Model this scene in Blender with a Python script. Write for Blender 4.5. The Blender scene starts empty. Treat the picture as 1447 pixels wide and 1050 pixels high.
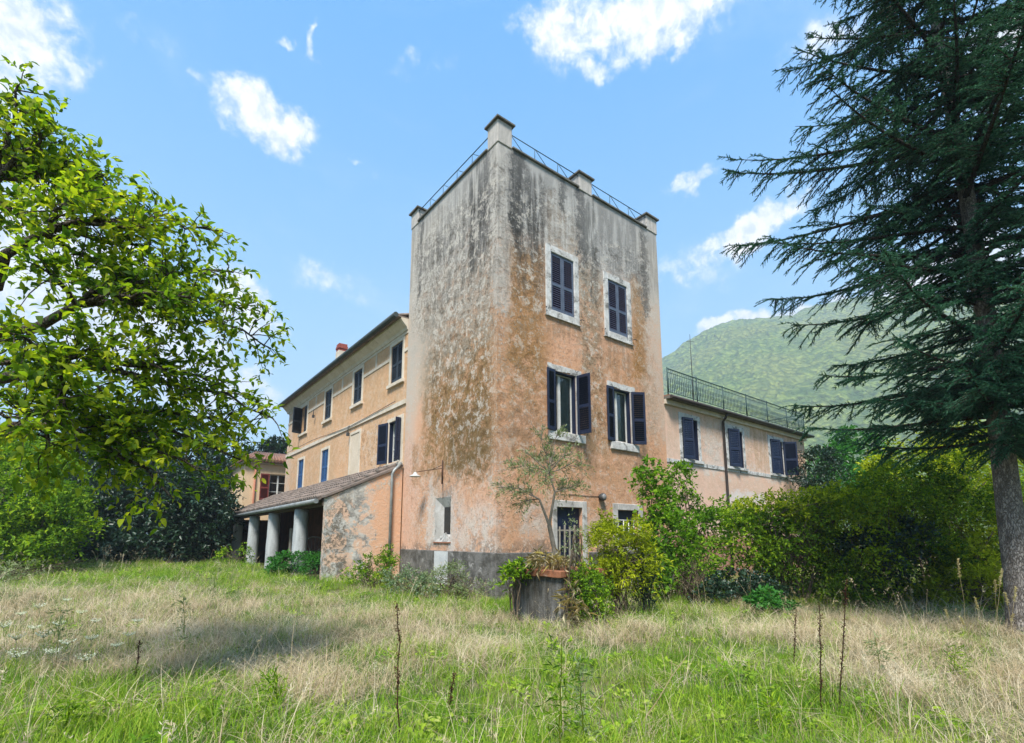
import bpy, math, random
import numpy as np
from mathutils import Vector, Matrix
rng = np.random.default_rng(7)
random.seed(7)
SC = bpy.context.scene
COL = SC.collection

# ------------------------------------------------------------------ camera
CAM_H = 0.938 - 0.031          # heading from +X
PITCH = 0.155
FPX, CY, CX = 714.047, 648.19, 723.5
CAM = np.array([-12.6*math.cos(.938), -12.6*math.sin(.938), 1.5])
cF = np.array([math.cos(CAM_H)*math.cos(PITCH), math.sin(CAM_H)*math.cos(PITCH), math.sin(PITCH)])
cR = np.array([math.sin(CAM_H), -math.cos(CAM_H), 0.0])
cU = np.cross(cR, cF)
cd = bpy.data.cameras.new('camera')
cam = bpy.data.objects.new('camera', cd); COL.objects.link(cam)
cd.sensor_width = 36.0
cd.lens = FPX/1447*36
cd.shift_y = (CY-525)/1447
cd.clip_start = 0.05; cd.clip_end = 20000
M = Matrix.Identity(4)
for i in range(3):
    M[i][0] = cR[i]; M[i][1] = cU[i]; M[i][2] = -cF[i]; M[i][3] = CAM[i]
cam.matrix_world = M
SC.camera = cam

def ray(px, py): return cF + cR*(px-CX)/FPX + cU*(CY-py)/FPX
def at(px, py, depth): return CAM + ray(px, py)*depth

# ------------------------------------------------------------------ sun, exposure
SUN_AZ = math.radians(222)      # direction towards the sun, from +X
SUN_EL = math.radians(56)
sd = np.array([math.cos(SUN_AZ)*math.cos(SUN_EL), math.sin(SUN_AZ)*math.cos(SUN_EL), math.sin(SUN_EL)])
sl = bpy.data.lights.new('sun', 'SUN'); sl.energy = 4.4; sl.angle = math.radians(15); sl.color = (1, .955, .88)
so = bpy.data.objects.new('sun', sl); COL.objects.link(so)
so.rotation_euler = Vector(sd).to_track_quat('Z', 'Y').to_euler()
SKY_STRENGTH = 0.15
SC.view_settings.view_transform = 'Standard'
SC.view_settings.look = 'None'
SC.view_settings.exposure = 1.2
SC.view_settings.gamma = 1
SC.view_settings.use_curve_mapping = False
SC.cycles.use_denoising = True
SC.cycles.max_bounces = 8
SC.cycles.transparent_max_bounces = 12
SC.cycles.sample_clamp_indirect = 6

# ------------------------------------------------------------------ node helpers
class T:
    """small expression helper round one node tree"""
    def __init__(s, tree): s.t = tree; s.L = tree.links
    def new(s, typ, **kw):
        n = s.t.nodes.new(typ)
        for k, v in kw.items(): setattr(n, k, v)
        return n
    def put(s, sock, v):
        if v is None: return
        if hasattr(v, 'links') or isinstance(v, bpy.types.NodeSocket): s.L.new(v, sock)
        else:
            if isinstance(v, (tuple, list)) and sock.type == 'RGBA' and len(v) == 3: v = (*v, 1)
            sock.default_value = v
    def m(s, op, a, b=None, c=None, clamp=False):
        n = s.new('ShaderNodeMath', operation=op, use_clamp=clamp)
        s.put(n.inputs[0], a); s.put(n.inputs[1], b); s.put(n.inputs[2], c)
        return n.outputs[0]
    def vm(s, op, a, b=None, out=0):
        n = s.new('ShaderNodeVectorMath', operation=op)
        s.put(n.inputs[0], a); s.put(n.inputs[1], b)
        return n.outputs[out]
    def dot(s, a, b): return s.vm('DOT_PRODUCT', a, b, 1)
    def ss(s, x, a, b, lo=0.0, hi=1.0):
        n = s.new('ShaderNodeMapRange', interpolation_type='SMOOTHSTEP')
        s.put(n.inputs[0], x); n.inputs[1].default_value = a; n.inputs[2].default_value = b
        n.inputs[3].default_value = lo; n.inputs[4].default_value = hi
        return n.outputs[0]
    def lin(s, x, a, b, lo=0.0, hi=1.0):
        n = s.new('ShaderNodeMapRange')
        s.put(n.inputs[0], x); n.inputs[1].default_value = a; n.inputs[2].default_value = b
        n.inputs[3].default_value = lo; n.inputs[4].default_value = hi
        return n.outputs[0]
    def mix(s, f, a, b, mode='MIX'):
        n = s.new('ShaderNodeMix', data_type='RGBA', blend_type=mode)
        s.put(n.inputs[0], f); s.put(n.inputs[6], a); s.put(n.inputs[7], b)
        return n.outputs[2]
    def noise(s, vec, scale, detail=4, rough=.55, dist=0.0, out=0):
        n = s.new('ShaderNodeTexNoise')
        s.put(n.inputs['Vector'], vec); n.inputs['Scale'].default_value = scale
        n.inputs['Detail'].default_value = detail; n.inputs['Roughness'].default_value = rough
        n.inputs['Distortion'].default_value = dist
        return n.outputs[out]
    def vor(s, vec, scale, feature='F1', out=0):
        n = s.new('ShaderNodeTexVoronoi', feature=feature)
        s.put(n.inputs['Vector'], vec); n.inputs['Scale'].default_value = scale
        return n.outputs[out]
    def comb(s, x, y, z):
        n = s.new('ShaderNodeCombineXYZ')
        s.put(n.inputs[0], x); s.put(n.inputs[1], y); s.put(n.inputs[2], z)
        return n.outputs[0]
    def sep(s, v):
        n = s.new('ShaderNodeSeparateXYZ'); s.put(n.inputs[0], v)
        return n.outputs[0], n.outputs[1], n.outputs[2]
    def bump(s, h, strength, dist=.02, normal=None):
        n = s.new('ShaderNodeBump'); s.put(n.inputs['Height'], h)
        n.inputs['Strength'].default_value = strength; n.inputs['Distance'].default_value = dist
        if normal is not None: s.put(n.inputs['Normal'], normal)
        return n.outputs[0]

def material(name):
    m = bpy.data.materials.new(name); m.use_nodes = True
    t = T(m.node_tree); m.node_tree.nodes.clear()
    out = t.new('ShaderNodeOutputMaterial')
    return m, t, out
def principled(t, out, color, rough=.8, metal=0.0, normal=None, spec=.3):
    p = t.new('ShaderNodeBsdfPrincipled')
    t.put(p.inputs['Base Color'], color); t.put(p.inputs['Roughness'], rough)
    p.inputs['Metallic'].default_value = metal
    p.inputs['Specular IOR Level'].default_value = spec
    if normal is not None: t.put(p.inputs['Normal'], normal)
    t.L.new(p.outputs[0], out.inputs[0])
    return p
def position(t): return t.new('ShaderNodeNewGeometry').outputs['Position']
def objcoord(t): return t.new('ShaderNodeTexCoord').outputs['Object']

# ------------------------------------------------------------------ sky
world = bpy.data.worlds.new('World'); SC.world = world; world.use_nodes = True
wt = T(world.node_tree); world.node_tree.nodes.clear()
wout = wt.new('ShaderNodeOutputWorld'); bg = wt.new('ShaderNodeBackground')
sky = wt.new('ShaderNodeTexSky', sky_type='NISHITA')
sky.sun_disc = False; sky.sun_elevation = SUN_EL; sky.sun_rotation = math.atan2(sd[0], sd[1])
sky.air_density = 1.0; sky.dust_density = .6; sky.ozone_density = 1.6; sky.altitude = 300
wdir = wt.new('ShaderNodeTexCoord').outputs['Generated']
hs = wt.new('ShaderNodeHueSaturation'); hs.inputs['Saturation'].default_value = 1.0; hs.inputs['Value'].default_value = 1.0
wt.L.new(sky.outputs[0], hs.inputs['Color'])
# clouds: places in the sky (direction, half-width, half-height, tilt) broken up by fractal noise
clouds = [(905,18,125,48,-.06,1.0),(800,40,60,32,.2,.95),(838,98,22,20,0,.8),(945,45,50,22,-.3,.8),(25,40,62,66,.55,1.05),(5,115,40,40,0,.8),
          (362,163,52,36,.25,1.0),(402,186,34,26,0,.92),(440,66,9,24,.1,.62),(400,63,10,9,0,.6),(445,92,14,6,0,.5),(515,237,20,7,0,.5),
          (345,430,60,26,.75,.95),(398,458,24,12,.5,.7),(985,256,36,14,-.45,.72),(1062,325,64,24,-.5,.95),(1020,345,30,16,0,.6),(1040,460,46,15,0,1.0),(1130,452,50,16,0,.9),
          (80,385,115,95,.3,1.1),(235,500,130,60,.4,1.05),(1330,380,120,40,-.2,.95),(1250,470,120,40,0,.9),(1420,90,60,60,0,.75),(1010,375,70,36,-.6,.38),(670,130,20,8,0,.35),(470,400,60,30,.3,.42),(600,90,60,22,-.3,.30),(960,390,60,40,-.4,.45),(1180,60,70,40,.2,.4),(220,60,60,24,.1,.3)]
wq = wt.vm('SUBTRACT', wt.noise(wdir, 16, 4, .6, 0, 1), (.5, .5, .5))
cdir = wt.vm('ADD', wdir, wt.vm('MULTIPLY', wq, (.085, .085, .085)))
soft = None
for px, py, rx, ry, tilt, amp in clouds:
    d = ray(px, py); s_ = 1/np.linalg.norm(d); d = d*s_
    r = np.cross(d, (0, 0, 1)); r /= np.linalg.norm(r); u = np.cross(r, d)
    ct, st = math.cos(tilt), math.sin(tilt)           # tilt > 0 falls to the right
    r2 = r*ct - u*st; u2 = r*st + u*ct
    kx = FPX/(rx*s_**1.0)*1.0; ky = FPX/(ry*s_)
    a = wt.m('MULTIPLY', wt.dot(cdir, tuple(r2)), kx); b = wt.m('MULTIPLY', wt.dot(cdir, tuple(u2)), ky)
    dist = wt.m('SQRT', wt.m('ADD', wt.m('MULTIPLY', a, a), wt.m('MULTIPLY', b, b)))
    front = wt.ss(wt.dot(wdir, tuple(d)), .2, .4)
    v = wt.m('MULTIPLY', wt.ss(dist, 0.1, 1.85, amp, 0), front)
    soft = v if soft is None else wt.m('MAXIMUM', soft, v)
n1 = wt.noise(wdir, 13, 9, .62, .25)
n2 = wt.noise(wdir, 44, 7, .62, .3)
far = wt.noise(wdir, 2.1, 3, .5)
# loose cloud over the rest of the sky, as in the part in view
back = wt.ss(wt.dot(wdir, tuple(cF)), .45, .1)
soft = wt.m('MAXIMUM', soft, wt.m('MULTIPLY', wt.ss(far, .52, .72, 0, .8), back))
nz = wt.m('ADD', wt.m('MULTIPLY', wt.m('SUBTRACT', n1, .5), 2.1), wt.m('MULTIPLY', wt.m('SUBTRACT', n2, .5), .9))
dens = wt.m('ADD', soft, wt.m('MULTIPLY', nz, wt.ss(soft, 0, .45, 0, 1)))
alpha = wt.ss(dens, .16, .88)
thin = wt.m('MULTIPLY', wt.ss(wt.noise(wt.vm('MULTIPLY', wdir, (1, 1, 2.4)), 3.2, 6, .6, .6), .46, .8), .26)
wx, wy, wz = wt.sep(wdir)
haze_c = wt.mix(wt.ss(wz, .05, .85), (1.05, 2.4, 3.45), (.16, 1.30, 3.25))
skyc = wt.mix(.88, hs.outputs[0], haze_c)
skyc = wt.mix(thin, skyc, (2.5, 3.0, 3.4))
cshade = wt.mix(wt.ss(n2, .34, .60), (2.5, 2.85, 3.25), (3.9, 3.9, 3.9))
skyc = wt.mix(alpha, skyc, cshade)
wt.L.new(skyc, bg.inputs[0]); bg.inputs[1].default_value = SKY_STRENGTH
wt.L.new(bg.outputs[0], wout.inputs[0])

# ------------------------------------------------------------------ object helpers
def tag(o, label=None, cat=None, group=None, kind=None):
    if label: o['label'] = label
    if cat: o['category'] = cat
    if group: o['group'] = group
    if kind: o['kind'] = kind
    return o
def thing(name, label, cat, loc=(0, 0, 0), rotz=0.0, group=None):
    o = bpy.data.objects.new(name, None); COL.objects.link(o)
    o.location = loc; o.rotation_euler = (0, 0, rotz); o.empty_display_size = .2
    return tag(o, label, cat, group)
def link(name, me, parent=None, loc=(0, 0, 0), rot=(0, 0, 0)):
    o = bpy.data.objects.new(name, me); COL.objects.link(o)
    o.location = loc; o.rotation_euler = rot
    if parent: o.parent = parent
    return o
class MB:
    """collects quads, boxes and tubes for ONE mesh object"""
    def __init__(s): s.v = []; s.f = []; s.smooth = []
    def poly(s, pts, smooth=False):
        b = len(s.v); s.v += [tuple(p) for p in pts]; s.f.append(tuple(range(b, b+len(pts)))); s.smooth.append(smooth); return s
    def box(s, x0, x1, y0, y1, z0, z1, j=0.0):
        b = len(s.v)
        for z in (z0, z1):
            for x, y in ((x0, y0), (x1, y0), (x1, y1), (x0, y1)):
                s.v.append((x+random.uniform(-j, j), y+random.uniform(-j, j), z+random.uniform(-j, j)))
        for f in ((3, 2, 1, 0), (4, 5, 6, 7), (0, 1, 5, 4), (1, 2, 6, 5), (2, 3, 7, 6), (3, 0, 4, 7)):
            s.f.append(tuple(b+i for i in f)); s.smooth.append(False)
        return s
    def tube(s, pts, rad, n=6, cap=True):
        pts = [Vector(p) for p in pts]; b = len(s.v); k = len(pts)
        if not hasattr(rad, '__len__'): rad = [rad]*k
        for i, p in enumerate(pts):
            d = (pts[min(i+1, k-1)]-pts[max(i-1, 0)])
            d = d.normalized() if d.length > 1e-9 else Vector((0, 0, 1))
            x = d.orthogonal().normalized() if i == 0 else (x - d*x.dot(d)).normalized()
            y = d.cross(x)
            for a in range(n):
                t = 2*math.pi*a/n
                s.v.append(tuple(p + (x*math.cos(t)+y*math.sin(t))*rad[i]))
        for i in range(k-1):
            for a in range(n):
                s.f.append((b+i*n+a, b+i*n+(a+1) % n, b+(i+1)*n+(a+1) % n, b+(i+1)*n+a)); s.smooth.append(True)
        if cap:
            s.f.append(tuple(b+a for a in reversed(range(n)))); s.smooth.append(False)
            s.f.append(tuple(b+(k-1)*n+a for a in range(n))); s.smooth.append(False)
        return s
    def lathe(s, prof, n=20, c=(0, 0)):
        b = len(s.v)
        for r, z in prof:
            for a in range(n):
                t = 2*math.pi*a/n; s.v.append((c[0]+r*math.cos(t), c[1]+r*math.sin(t), z))
        for i in range(len(prof)-1):
            for a in range(n):
                s.f.append((b+i*n+a, b+i*n+(a+1) % n, b+(i+1)*n+(a+1) % n, b+(i+1)*n+a)); s.smooth.append(True)
        s.f.append(tuple(b+a for a in reversed(range(n)))); s.smooth.append(False)
        s.f.append(tuple(b+(len(prof)-1)*n+a for a in range(n))); s.smooth.append(False)
        return s
    def mesh(s, name, mat):
        me = bpy.data.meshes.new(name); me.from_pydata(s.v, [], s.f)
        me.polygons.foreach_set('use_smooth', s.smooth)
        if mat: me.materials.append(mat)
        me.update(); return me
    def build(s, name, mat, parent=None, loc=(0, 0, 0), rot=(0, 0, 0)):
        return link(name, s.mesh(name, mat), parent, loc, rot)
def bevel(o, w=.01, seg=1):
    m = o.modifiers.new('bevel', 'BEVEL'); m.width = w; m.segments = seg; m.limit_method = 'ANGLE'; return o

def tri_mesh(name, V, F, mat, rnd=None, smooth=False):
    """numpy arrays to a triangle mesh; rnd = one random value per face"""
    V = np.ascontiguousarray(V, np.float32); F = np.ascontiguousarray(F, np.int32)
    me = bpy.data.meshes.new(name)
    me.vertices.add(len(V)); me.vertices.foreach_set('co', V.ravel())
    me.loops.add(F.size); me.loops.foreach_set('vertex_index', F.ravel())
    me.polygons.add(len(F)); me.polygons.foreach_set('loop_start', np.arange(len(F), dtype=np.int32)*3)
    if smooth: me.polygons.foreach_set('use_smooth', np.ones(len(F), bool))
    if rnd is not None:
        a = me.attributes.new('rnd', 'FLOAT', 'FACE'); a.data.foreach_set('value', np.ascontiguousarray(rnd, np.float32))
    if mat: me.materials.append(mat)
    me.update(calc_edges=True); return me
def unit(a): return a/np.maximum(np.linalg.norm(a, axis=-1, keepdims=True), 1e-9)
def leaf_arrays(P, Dr, L, W, fine=False, r=rng, droop=.25):
    """leaves at P pointing along Dr: folded blades with a point; returns V, F, rnd"""
    n = len(P); Dr = unit(Dr)
    side = unit(np.cross(Dr, np.array([0, 0, 1.0]) + r.normal(0, .45, (n, 3))))
    nor = np.cross(side, Dr)
    L = (L*np.ones(n))[:, None]; W = (W*np.ones(n))[:, None]
    if fine:
        tip = P + Dr*L - nor*L*droop
        a1 = P + Dr*L*.28 + side*W*.46 + nor*W*.16; b1 = P + Dr*L*.28 - side*W*.46 + nor*W*.16
        a2 = P + Dr*L*.66 + side*W*.40 - nor*L*droop*.35 + nor*W*.14; b2 = P + Dr*L*.66 - side*W*.40 - nor*L*droop*.35 + nor*W*.14
        m = P + Dr*L*.5 - nor*L*droop*.12
        V = np.stack([P, a1, a2, tip, b2, b1, m], 1).reshape(-1, 3)
        F = np.array([[0, 1, 6], [1, 2, 6], [2, 3, 6], [3, 4, 6], [4, 5, 6], [5, 0, 6]])
        k = 7
    else:
        tip = P + Dr*L - nor*L*droop
        a = P + Dr*L*.45 + side*W*.5 + nor*W*.15; b = P + Dr*L*.45 - side*W*.5 + nor*W*.15
        V = np.stack([P, a, tip, b], 1).reshape(-1, 3)
        F = np.array([[0, 1, 2], [0, 2, 3]]); k = 4
    F = (F[None] + (np.arange(n)*k)[:, None, None]).reshape(-1, 3)
    return V, F, np.repeat(r.random(n), len(F)//n)
def merge(parts):
    V = []; F = []; R = []; o = 0
    for v, f, r_ in parts:
        V.append(v); F.append(f+o); R.append(r_); o += len(v)
    return np.concatenate(V), np.concatenate(F), np.concatenate(R)

def ground_z(x, y):
    """the lawn: nearly level, rising a little towards the porch"""
    x = np.asarray(x, float); y = np.asarray(y, float)
    s = np.clip((y+4)/14, 0, 1); s = s*s*(3-2*s)
    w = np.clip((6-x)/8, 0, 1)
    z = .26*s*w + .035*np.sin(x*.9+1.3)*np.sin(y*.8+.4) + .02*np.sin(x*2.3+y*1.7)
    return z*np.clip(1.4-np.hypot(x, y)/90, 0, 1)
def on_ground(px, py):
    z = 0.0
    for _ in range(6):
        d = ray(px, py); t = (z-CAM[2])/d[2]; p = CAM+d*t; z = float(ground_z(p[0], p[1]))
    return Vector((p[0], p[1], z))

# ------------------------------------------------------------------ materials
def stucco(name, base, blobs, base_var, speck=1.0, unfold=True, bumpk=1.0, peel=()):
    """old painted plaster. blobs: (u0,u1,z0,z1,softness,color,strength,kind) are stains that stay on the wall"""
    m, t, out = material(name)
    p = objcoord(t); x, y, z = t.sep(p)
    u = t.m('SUBTRACT', x, y)
    q = t.comb(u, z, 0)
    big = t.noise(p, .8, 5, .6, .4); mid = t.noise(p, 3.0, 6, .65, .5); fine = t.noise(p, 16, 6, .7)
    streak = t.noise(t.comb(t.m('MULTIPLY', u, 5.0), t.m('MULTIPLY', z, .45), 0), 1.0, 5, .62, .35)
    grain = t.noise(p, 70, 3, .7)
    ff = t.m('SUBTRACT', fine, .5)
    warp = t.m('ADD', t.m('ADD', t.m('MULTIPLY', t.m('SUBTRACT', big, .5), 2.0), t.m('MULTIPLY', t.m('SUBTRACT', mid, .5), 1.5)), t.m('MULTIPLY', ff, 1.0))
    uw = t.m('ADD', t.m('ADD', u, t.m('MULTIPLY', t.m('SUBTRACT', mid, .5), .9)), t.m('MULTIPLY', ff, .5)); zw = t.m('ADD', z, warp)
    def area(u0, u1, z0, z1, s_): return t.m('MULTIPLY', t.m('MULTIPLY', t.ss(uw, u0-s_, u0+s_), t.ss(uw, u1-s_, u1+s_, 1, 0)), t.m('MULTIPLY', t.ss(zw, z0-s_*1.3, z0+s_*1.3), t.ss(zw, z1-s_*1.3, z1+s_*1.3, 1, 0)))
    col = t.mix(t.ss(big, .35, .68), base, base_var)
    col = t.mix(t.ss(mid, .52, .75, 0, .35), col, tuple(c*1.15+.06 for c in base))
    for (u0, u1, z0, z1, s_, c, k, kind) in blobs:
        a = t.m('MULTIPLY', t.m('MULTIPLY', t.ss(uw, u0-s_, u0+s_), t.ss(uw, u1-s_, u1+s_, 1, 0)),
                t.m('MULTIPLY', t.ss(zw, z0-s_*1.3, z0+s_*1.3), t.ss(zw, z1-s_*1.3, z1+s_*1.3, 1, 0)))
        if kind == 'blotch': a = t.m('MULTIPLY', a, t.ss(t.m('ADD', mid, t.m('MULTIPLY', fine, .5)), .55, .85))
        elif kind == 'streak': a = t.m('MULTIPLY', a, t.ss(streak, .36, .58))
        elif kind == 'speck': a = t.m('MULTIPLY', a, t.ss(t.m('ADD', t.m('MULTIPLY', mid, .6), fine), .78, .98))
        elif kind == 'solid': a = t.m('MULTIPLY', a, t.ss(fine, .25, .5, .78, 1))
        elif kind == 'full': a = t.m('MULTIPLY', a, t.ss(t.m('ADD', t.m('MULTIPLY', fine, .55), t.m('MULTIPLY', mid, .45)), .36, .56, .42, 1))
        col = t.mix(t.m('MULTIPLY', a, k), col, c)
    # scabby peeling: pale lime scales with dark edges, in the weathered areas only
    pk_ = None
    for (u0, u1, z0, z1, s_, k) in peel:
        a = t.m('MULTIPLY', area(u0, u1, z0, z1, s_), k); pk_ = a if pk_ is None else t.m('MAXIMUM', pk_, a)
    ph = None
    if pk_ is not None:
        e1 = t.m('ADD', t.m('MULTIPLY', t.noise(p, 3.2, 6, .62, .6), .5), t.m('MULTIPLY', t.noise(t.vm('MULTIPLY', p, (1, 1, 1.15)), 9.0, 9, .8, .25), .5)); e2 = t.noise(t.vm('MULTIPLY', p, (1, 1, .8)), 13, 7, .76, .3)
        lo = t.m('MULTIPLY', t.ss(e1, .485, .41), pk_); hi = t.m('MULTIPLY', t.ss(e1, .525, .55), pk_); dk = t.m('MULTIPLY', t.ss(e2, .545, .60), pk_)
        col = t.mix(t.m('MULTIPLY', lo, .8), col, t.mix(1.0, col, (.42, .38, .33), 'MULTIPLY'))
        col = t.mix(t.m('MULTIPLY', hi, .66), col, (.64, .58, .50))
        col = t.mix(t.m('MULTIPLY', dk, .75), col, (.085, .07, .05))
        ph = t.m('SUBTRACT', t.m('MULTIPLY', hi, 1.2), t.m('MULTIPLY', lo, .8))
    # flaked spots showing pale lime beneath, and dark pits
    zone = t.ss(t.noise(p, 1.1, 4, .6, .3), .38, .62)
    sp = t.noise(t.vm('MULTIPLY', p, (1, 1, .6)), 11, 6, .72, .6)
    flake = t.m('MULTIPLY', t.ss(sp, .57, .63), t.m('MULTIPLY', zone, speck))
    col = t.mix(t.m('MULTIPLY', flake, .75), col, (.58, .54, .47))
    pit = t.m('MULTIPLY', t.ss(t.noise(p, 23, 5, .7), .60, .68), t.m('MULTIPLY', zone, .55*speck))
    col = t.mix(pit, col, (.12, .10, .075))
    col = t.mix(1.0, col, t.mix(t.lin(grain, .25, .75), (.82, .82, .82), (1.1, 1.1, 1.1)), 'MULTIPLY')
    h = t.m('ADD', t.m('MULTIPLY', fine, .6), t.m('ADD', t.m('MULTIPLY', grain, .25), t.m('MULTIPLY', flake, .6)))
    h = t.m('ADD', h, t.m('MULTIPLY', mid, .8))
    if ph is not None: h = t.m('ADD', h, ph)
    principled(t, out, col, .92, 0, t.bump(h, .55*bumpk, .035), .15)
    return m
GREY = (.40, .40, .385); DARK = (.058, .058, .056); OCH = (.29, .15, .04); WHITE = (.60, .57, .52); BROWN = (.16, .09, .035); ORANGE = (.65, .37, .235); PALE = (.56, .40, .29); PINK = (.65, .42, .31)
tower_blobs = [
    # broad greys of the upper storey
    (-6, 8, 8.6, 14, .7, (.46, .39, .31), .75, 'full'),
    (-6, 8, 9.8, 14, .6, GREY, .9, 'solid'),
    (-6, -3.2, 5.6, 12, .5, (.50, .43, .34), .8, 'full'),
    (-6, -4.5, 3.8, 12, .4, (.52, .46, .39), .7, 'full'),
    (6.1, 8, 5.0, 12, .35, (.50, .44, .37), .7, 'full'),
    # ochre lichen
    (-3.8, -.05, 3.7, 8.6, .6, OCH, .72, 'full'), (-3.4, -.4, 4.6, 7.6, .6, BROWN, .8, 'speck'), (-2.2, -.15, 3.1, 4.6, .35, BROWN, .8, 'full'),
    (-4.5, -.1, 8.0, 9.6, .6, (.34, .26, .15), .55, 'blotch'),
    (.3, 1.72, 5.9, 9.6, .35, OCH, .9, 'full'), (.2, 1.75, 4.7, 6.6, .4, OCH, .75, 'blotch'), (.2, 1.6, 3.4, 4.8, .4, BROWN, .7, 'blotch'),
    (3.1, 4.15, 6.6, 10.0, .25, (.25, .20, .13), .8, 'blotch'), (3.15, 4.2, 3.8, 6.6, .25, (.30, .20, .11), .75, 'blotch'),
    (5.6, 6.3, 6.8, 10.2, .25, OCH, .85, 'full'), (4.2, 6.6, 6.2, 7.5, .4, OCH, .45, 'blotch'), (1.7, 3.1, 9.9, 11.3, .3, (.38, .24, .12), .55, 'streak'),
    # speckled whites over the middle
    (-3.6, 0, 6.3, 11.8, .7, WHITE, .8, 'speck'), (-5, 0, 9.4, 11.8, .5, WHITE, .7, 'blotch'), (.4, 7, 8.8, 11.8, .5, WHITE, .6, 'speck'), (1.9, 3.2, 10.1, 11.7, .3, WHITE, .65, 'blotch'),
    (-.3, .42, 7.4, 13.4, .14, (.54, .50, .45), .85, 'full'), (-.3, .3, 1.2, 7.6, .18, WHITE, .65, 'speck'),
    (-5.3, 0, 7.2, 12, .7, (.45, .41, .36), .6, 'full'), (-3.9, -.1, 3.0, 7.6, .5, (.22, .135, .045), .7, 'blotch'), (-2.4, -.3, 3.2, 5.2, .4, (.15, .10, .045), .65, 'blotch'), (-3.9, -.1, 6.5, 9.4, .5, (.34, .31, .26), .5, 'blotch'), (.2, 1.7, 4.4, 9.2, .4, (.30, .28, .25), .45, 'speck'),
    (.3, 7, 1.2, 4.2, .5, (.44, .25, .13), .5, 'blotch'), (3.0, 7, 3.5, 6.6, .5, (.36, .22, .11), .4, 'blotch'),
    # black runs below the parapet and the sills
    (-5.3, 7.3, 10.2, 12.5, .3, DARK, .32, 'streak'), (-4.2, 0, 8.4, 11.4, .5, (.10, .095, .085), .45, 'streak'), (.2, 1.8, 8.0, 11, .4, (.09, .08, .065), .5, 'streak'), (1.75, 1.95, 2.9, 4.2, .06, DARK, .45, 'streak'), (2.9, 3.2, 3.2, 4.2, .06, DARK, .55, 'streak'), (1.8, 3.1, 7.2, 7.85, .1, (.30, .19, .11), .6, 'streak'), (4.3, 5.5, 6.8, 7.8, .1, (.28, .18, .11), .6, 'streak'), (5.5, 5.8, 2.8, 4.2, .06, DARK, .45, 'streak'),
    (-1.5, -.5, 9.0, 12.4, .25, DARK, .75, 'streak'), (-.85, -.4, 9.4, 12.4, .12, (.13, .125, .12), .75, 'full'), (.42, .95, 9.8, 12.6, .12, DARK, .85, 'full'), (.5, 1.7, 9.2, 12.0, .3, DARK, .7, 'streak'),
    (2.35, 2.6, 11.3, 12.6, .06, DARK, .8, 'full'), (3.05, 3.5, 9.8, 13, .1, DARK, .8, 'full'), (3.5, 3.95, 9.0, 12.2, .12, (.12, .12, .11), .75, 'streak'), (6.25, 6.6, 9.0, 12.4, .1, DARK, .75, 'full'),
    (-4.6, -4.25, 9.6, 12.6, .1, DARK, .7, 'streak'), (4.0, 6.3, 9.8, 12.3, .3, (.17, .165, .155), .4, 'streak'),
    # ground storey: bare lime patches, clean orange paint
    (-5.3, -4.2, .9, 4.6, .25, PINK, .85, 'full'),
    (-4.2, -1.6, .9, 3.2, .35, WHITE, .75, 'speck'), (-3.5, -2.9, 1.1, 3.0, .15, WHITE, .75, 'full'), (-2.2, -1.5, 1.3, 2.6, .18, (.58, .52, .48), .7, 'blotch'), (-1.5, .1, .9, 2.2, .3, WHITE, .7, 'blotch'), (.8, 1.7, 1.3, 2.3, .2, (.55, .50, .45), .65, 'blotch'),
    (-4.6, -4.2, 3.2, 4.5, .12, OCH, .6, 'full'), (-3.1, -2.15, 2.30, 2.72, .05, (.13, .12, .105), .8, 'full'), (-3.2, -2.05, 1.3, 2.7, .1, (.60, .58, .54), .6, 'blotch'), (3.2, 4.4, 1.0, 2.2, .2, WHITE, .4, 'blotch'),
    (-6, 8, 1.02, 1.3, .07, (.10, .095, .08), .75, 'blotch'),
]
tower_peel = [(.2, 7, 1.2, 8, .5, .45), (-5.2, 0, 1.2, 4.5, .5, .45), (-4.9, .3, 8.4, 11.7, .5, 1.0), (-3.7, -.1, 4.2, 9.2, .5, .95), (-.5, .35, 1.2, 12, .2, .6), (.3, 1.8, 7.6, 11.4, .3, .85), (.2, 1.75, 4.2, 7.6, .4, .6), (1.8, 3.2, 10.1, 11.6, .25, .55),
              (3.1, 4.2, 4.2, 10.8, .25, .9), (4.2, 6.6, 9.9, 11.4, .3, .7), (5.6, 6.6, 7.2, 10.5, .3, .55), (-3.4, -.2, 2.9, 4.4, .3, .4), (-2.6, .1, 1.1, 2.0, .2, .5)]
fl = lambda L, f: [b_ for b_ in L if f(b_)]
M_tower = stucco('weathered_tower_stucco', ORANGE, fl(tower_blobs, lambda q: q[1] > -.3), (.63, .345, .20), .8, peel=fl(tower_peel, lambda q: q[1] > -.3))
M_tower_left = stucco('weathered_tower_stucco_left', ORANGE, fl(tower_blobs, lambda q: q[0] < .1), (.62, .36, .22), .8, peel=fl(tower_peel, lambda q: q[0] < .1))
wing_blobs = [
    (-21, -5, 8.7, 9.4, .1, (.55, .47, .36), .5, 'full'),
    (-21, -5, 6.3, 8.6, .5, (.52, .32, .17), .7, 'blotch'), (-21, -12, 3.5, 6.0, .5, (.48, .31, .17), .65, 'blotch'), (-12, -6, 4.2, 6.0, .5, (.42, .26, .13), .5, 'speck'),
    (-21, -5, 3.4, 4.3, .25, (.50, .40, .30), .6, 'speck'), (-21, -19.4, 3.8, 9, .3, WHITE, .35, 'blotch')]
M_wing = stucco('orange_wing_stucco', (.65, .385, .215), wing_blobs, (.63, .41, .25), .5, peel=[(-21, -5, 3.9, 8.6, .4, .28), (-10, -6, 4.2, 6.0, .3, .7)])
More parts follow.
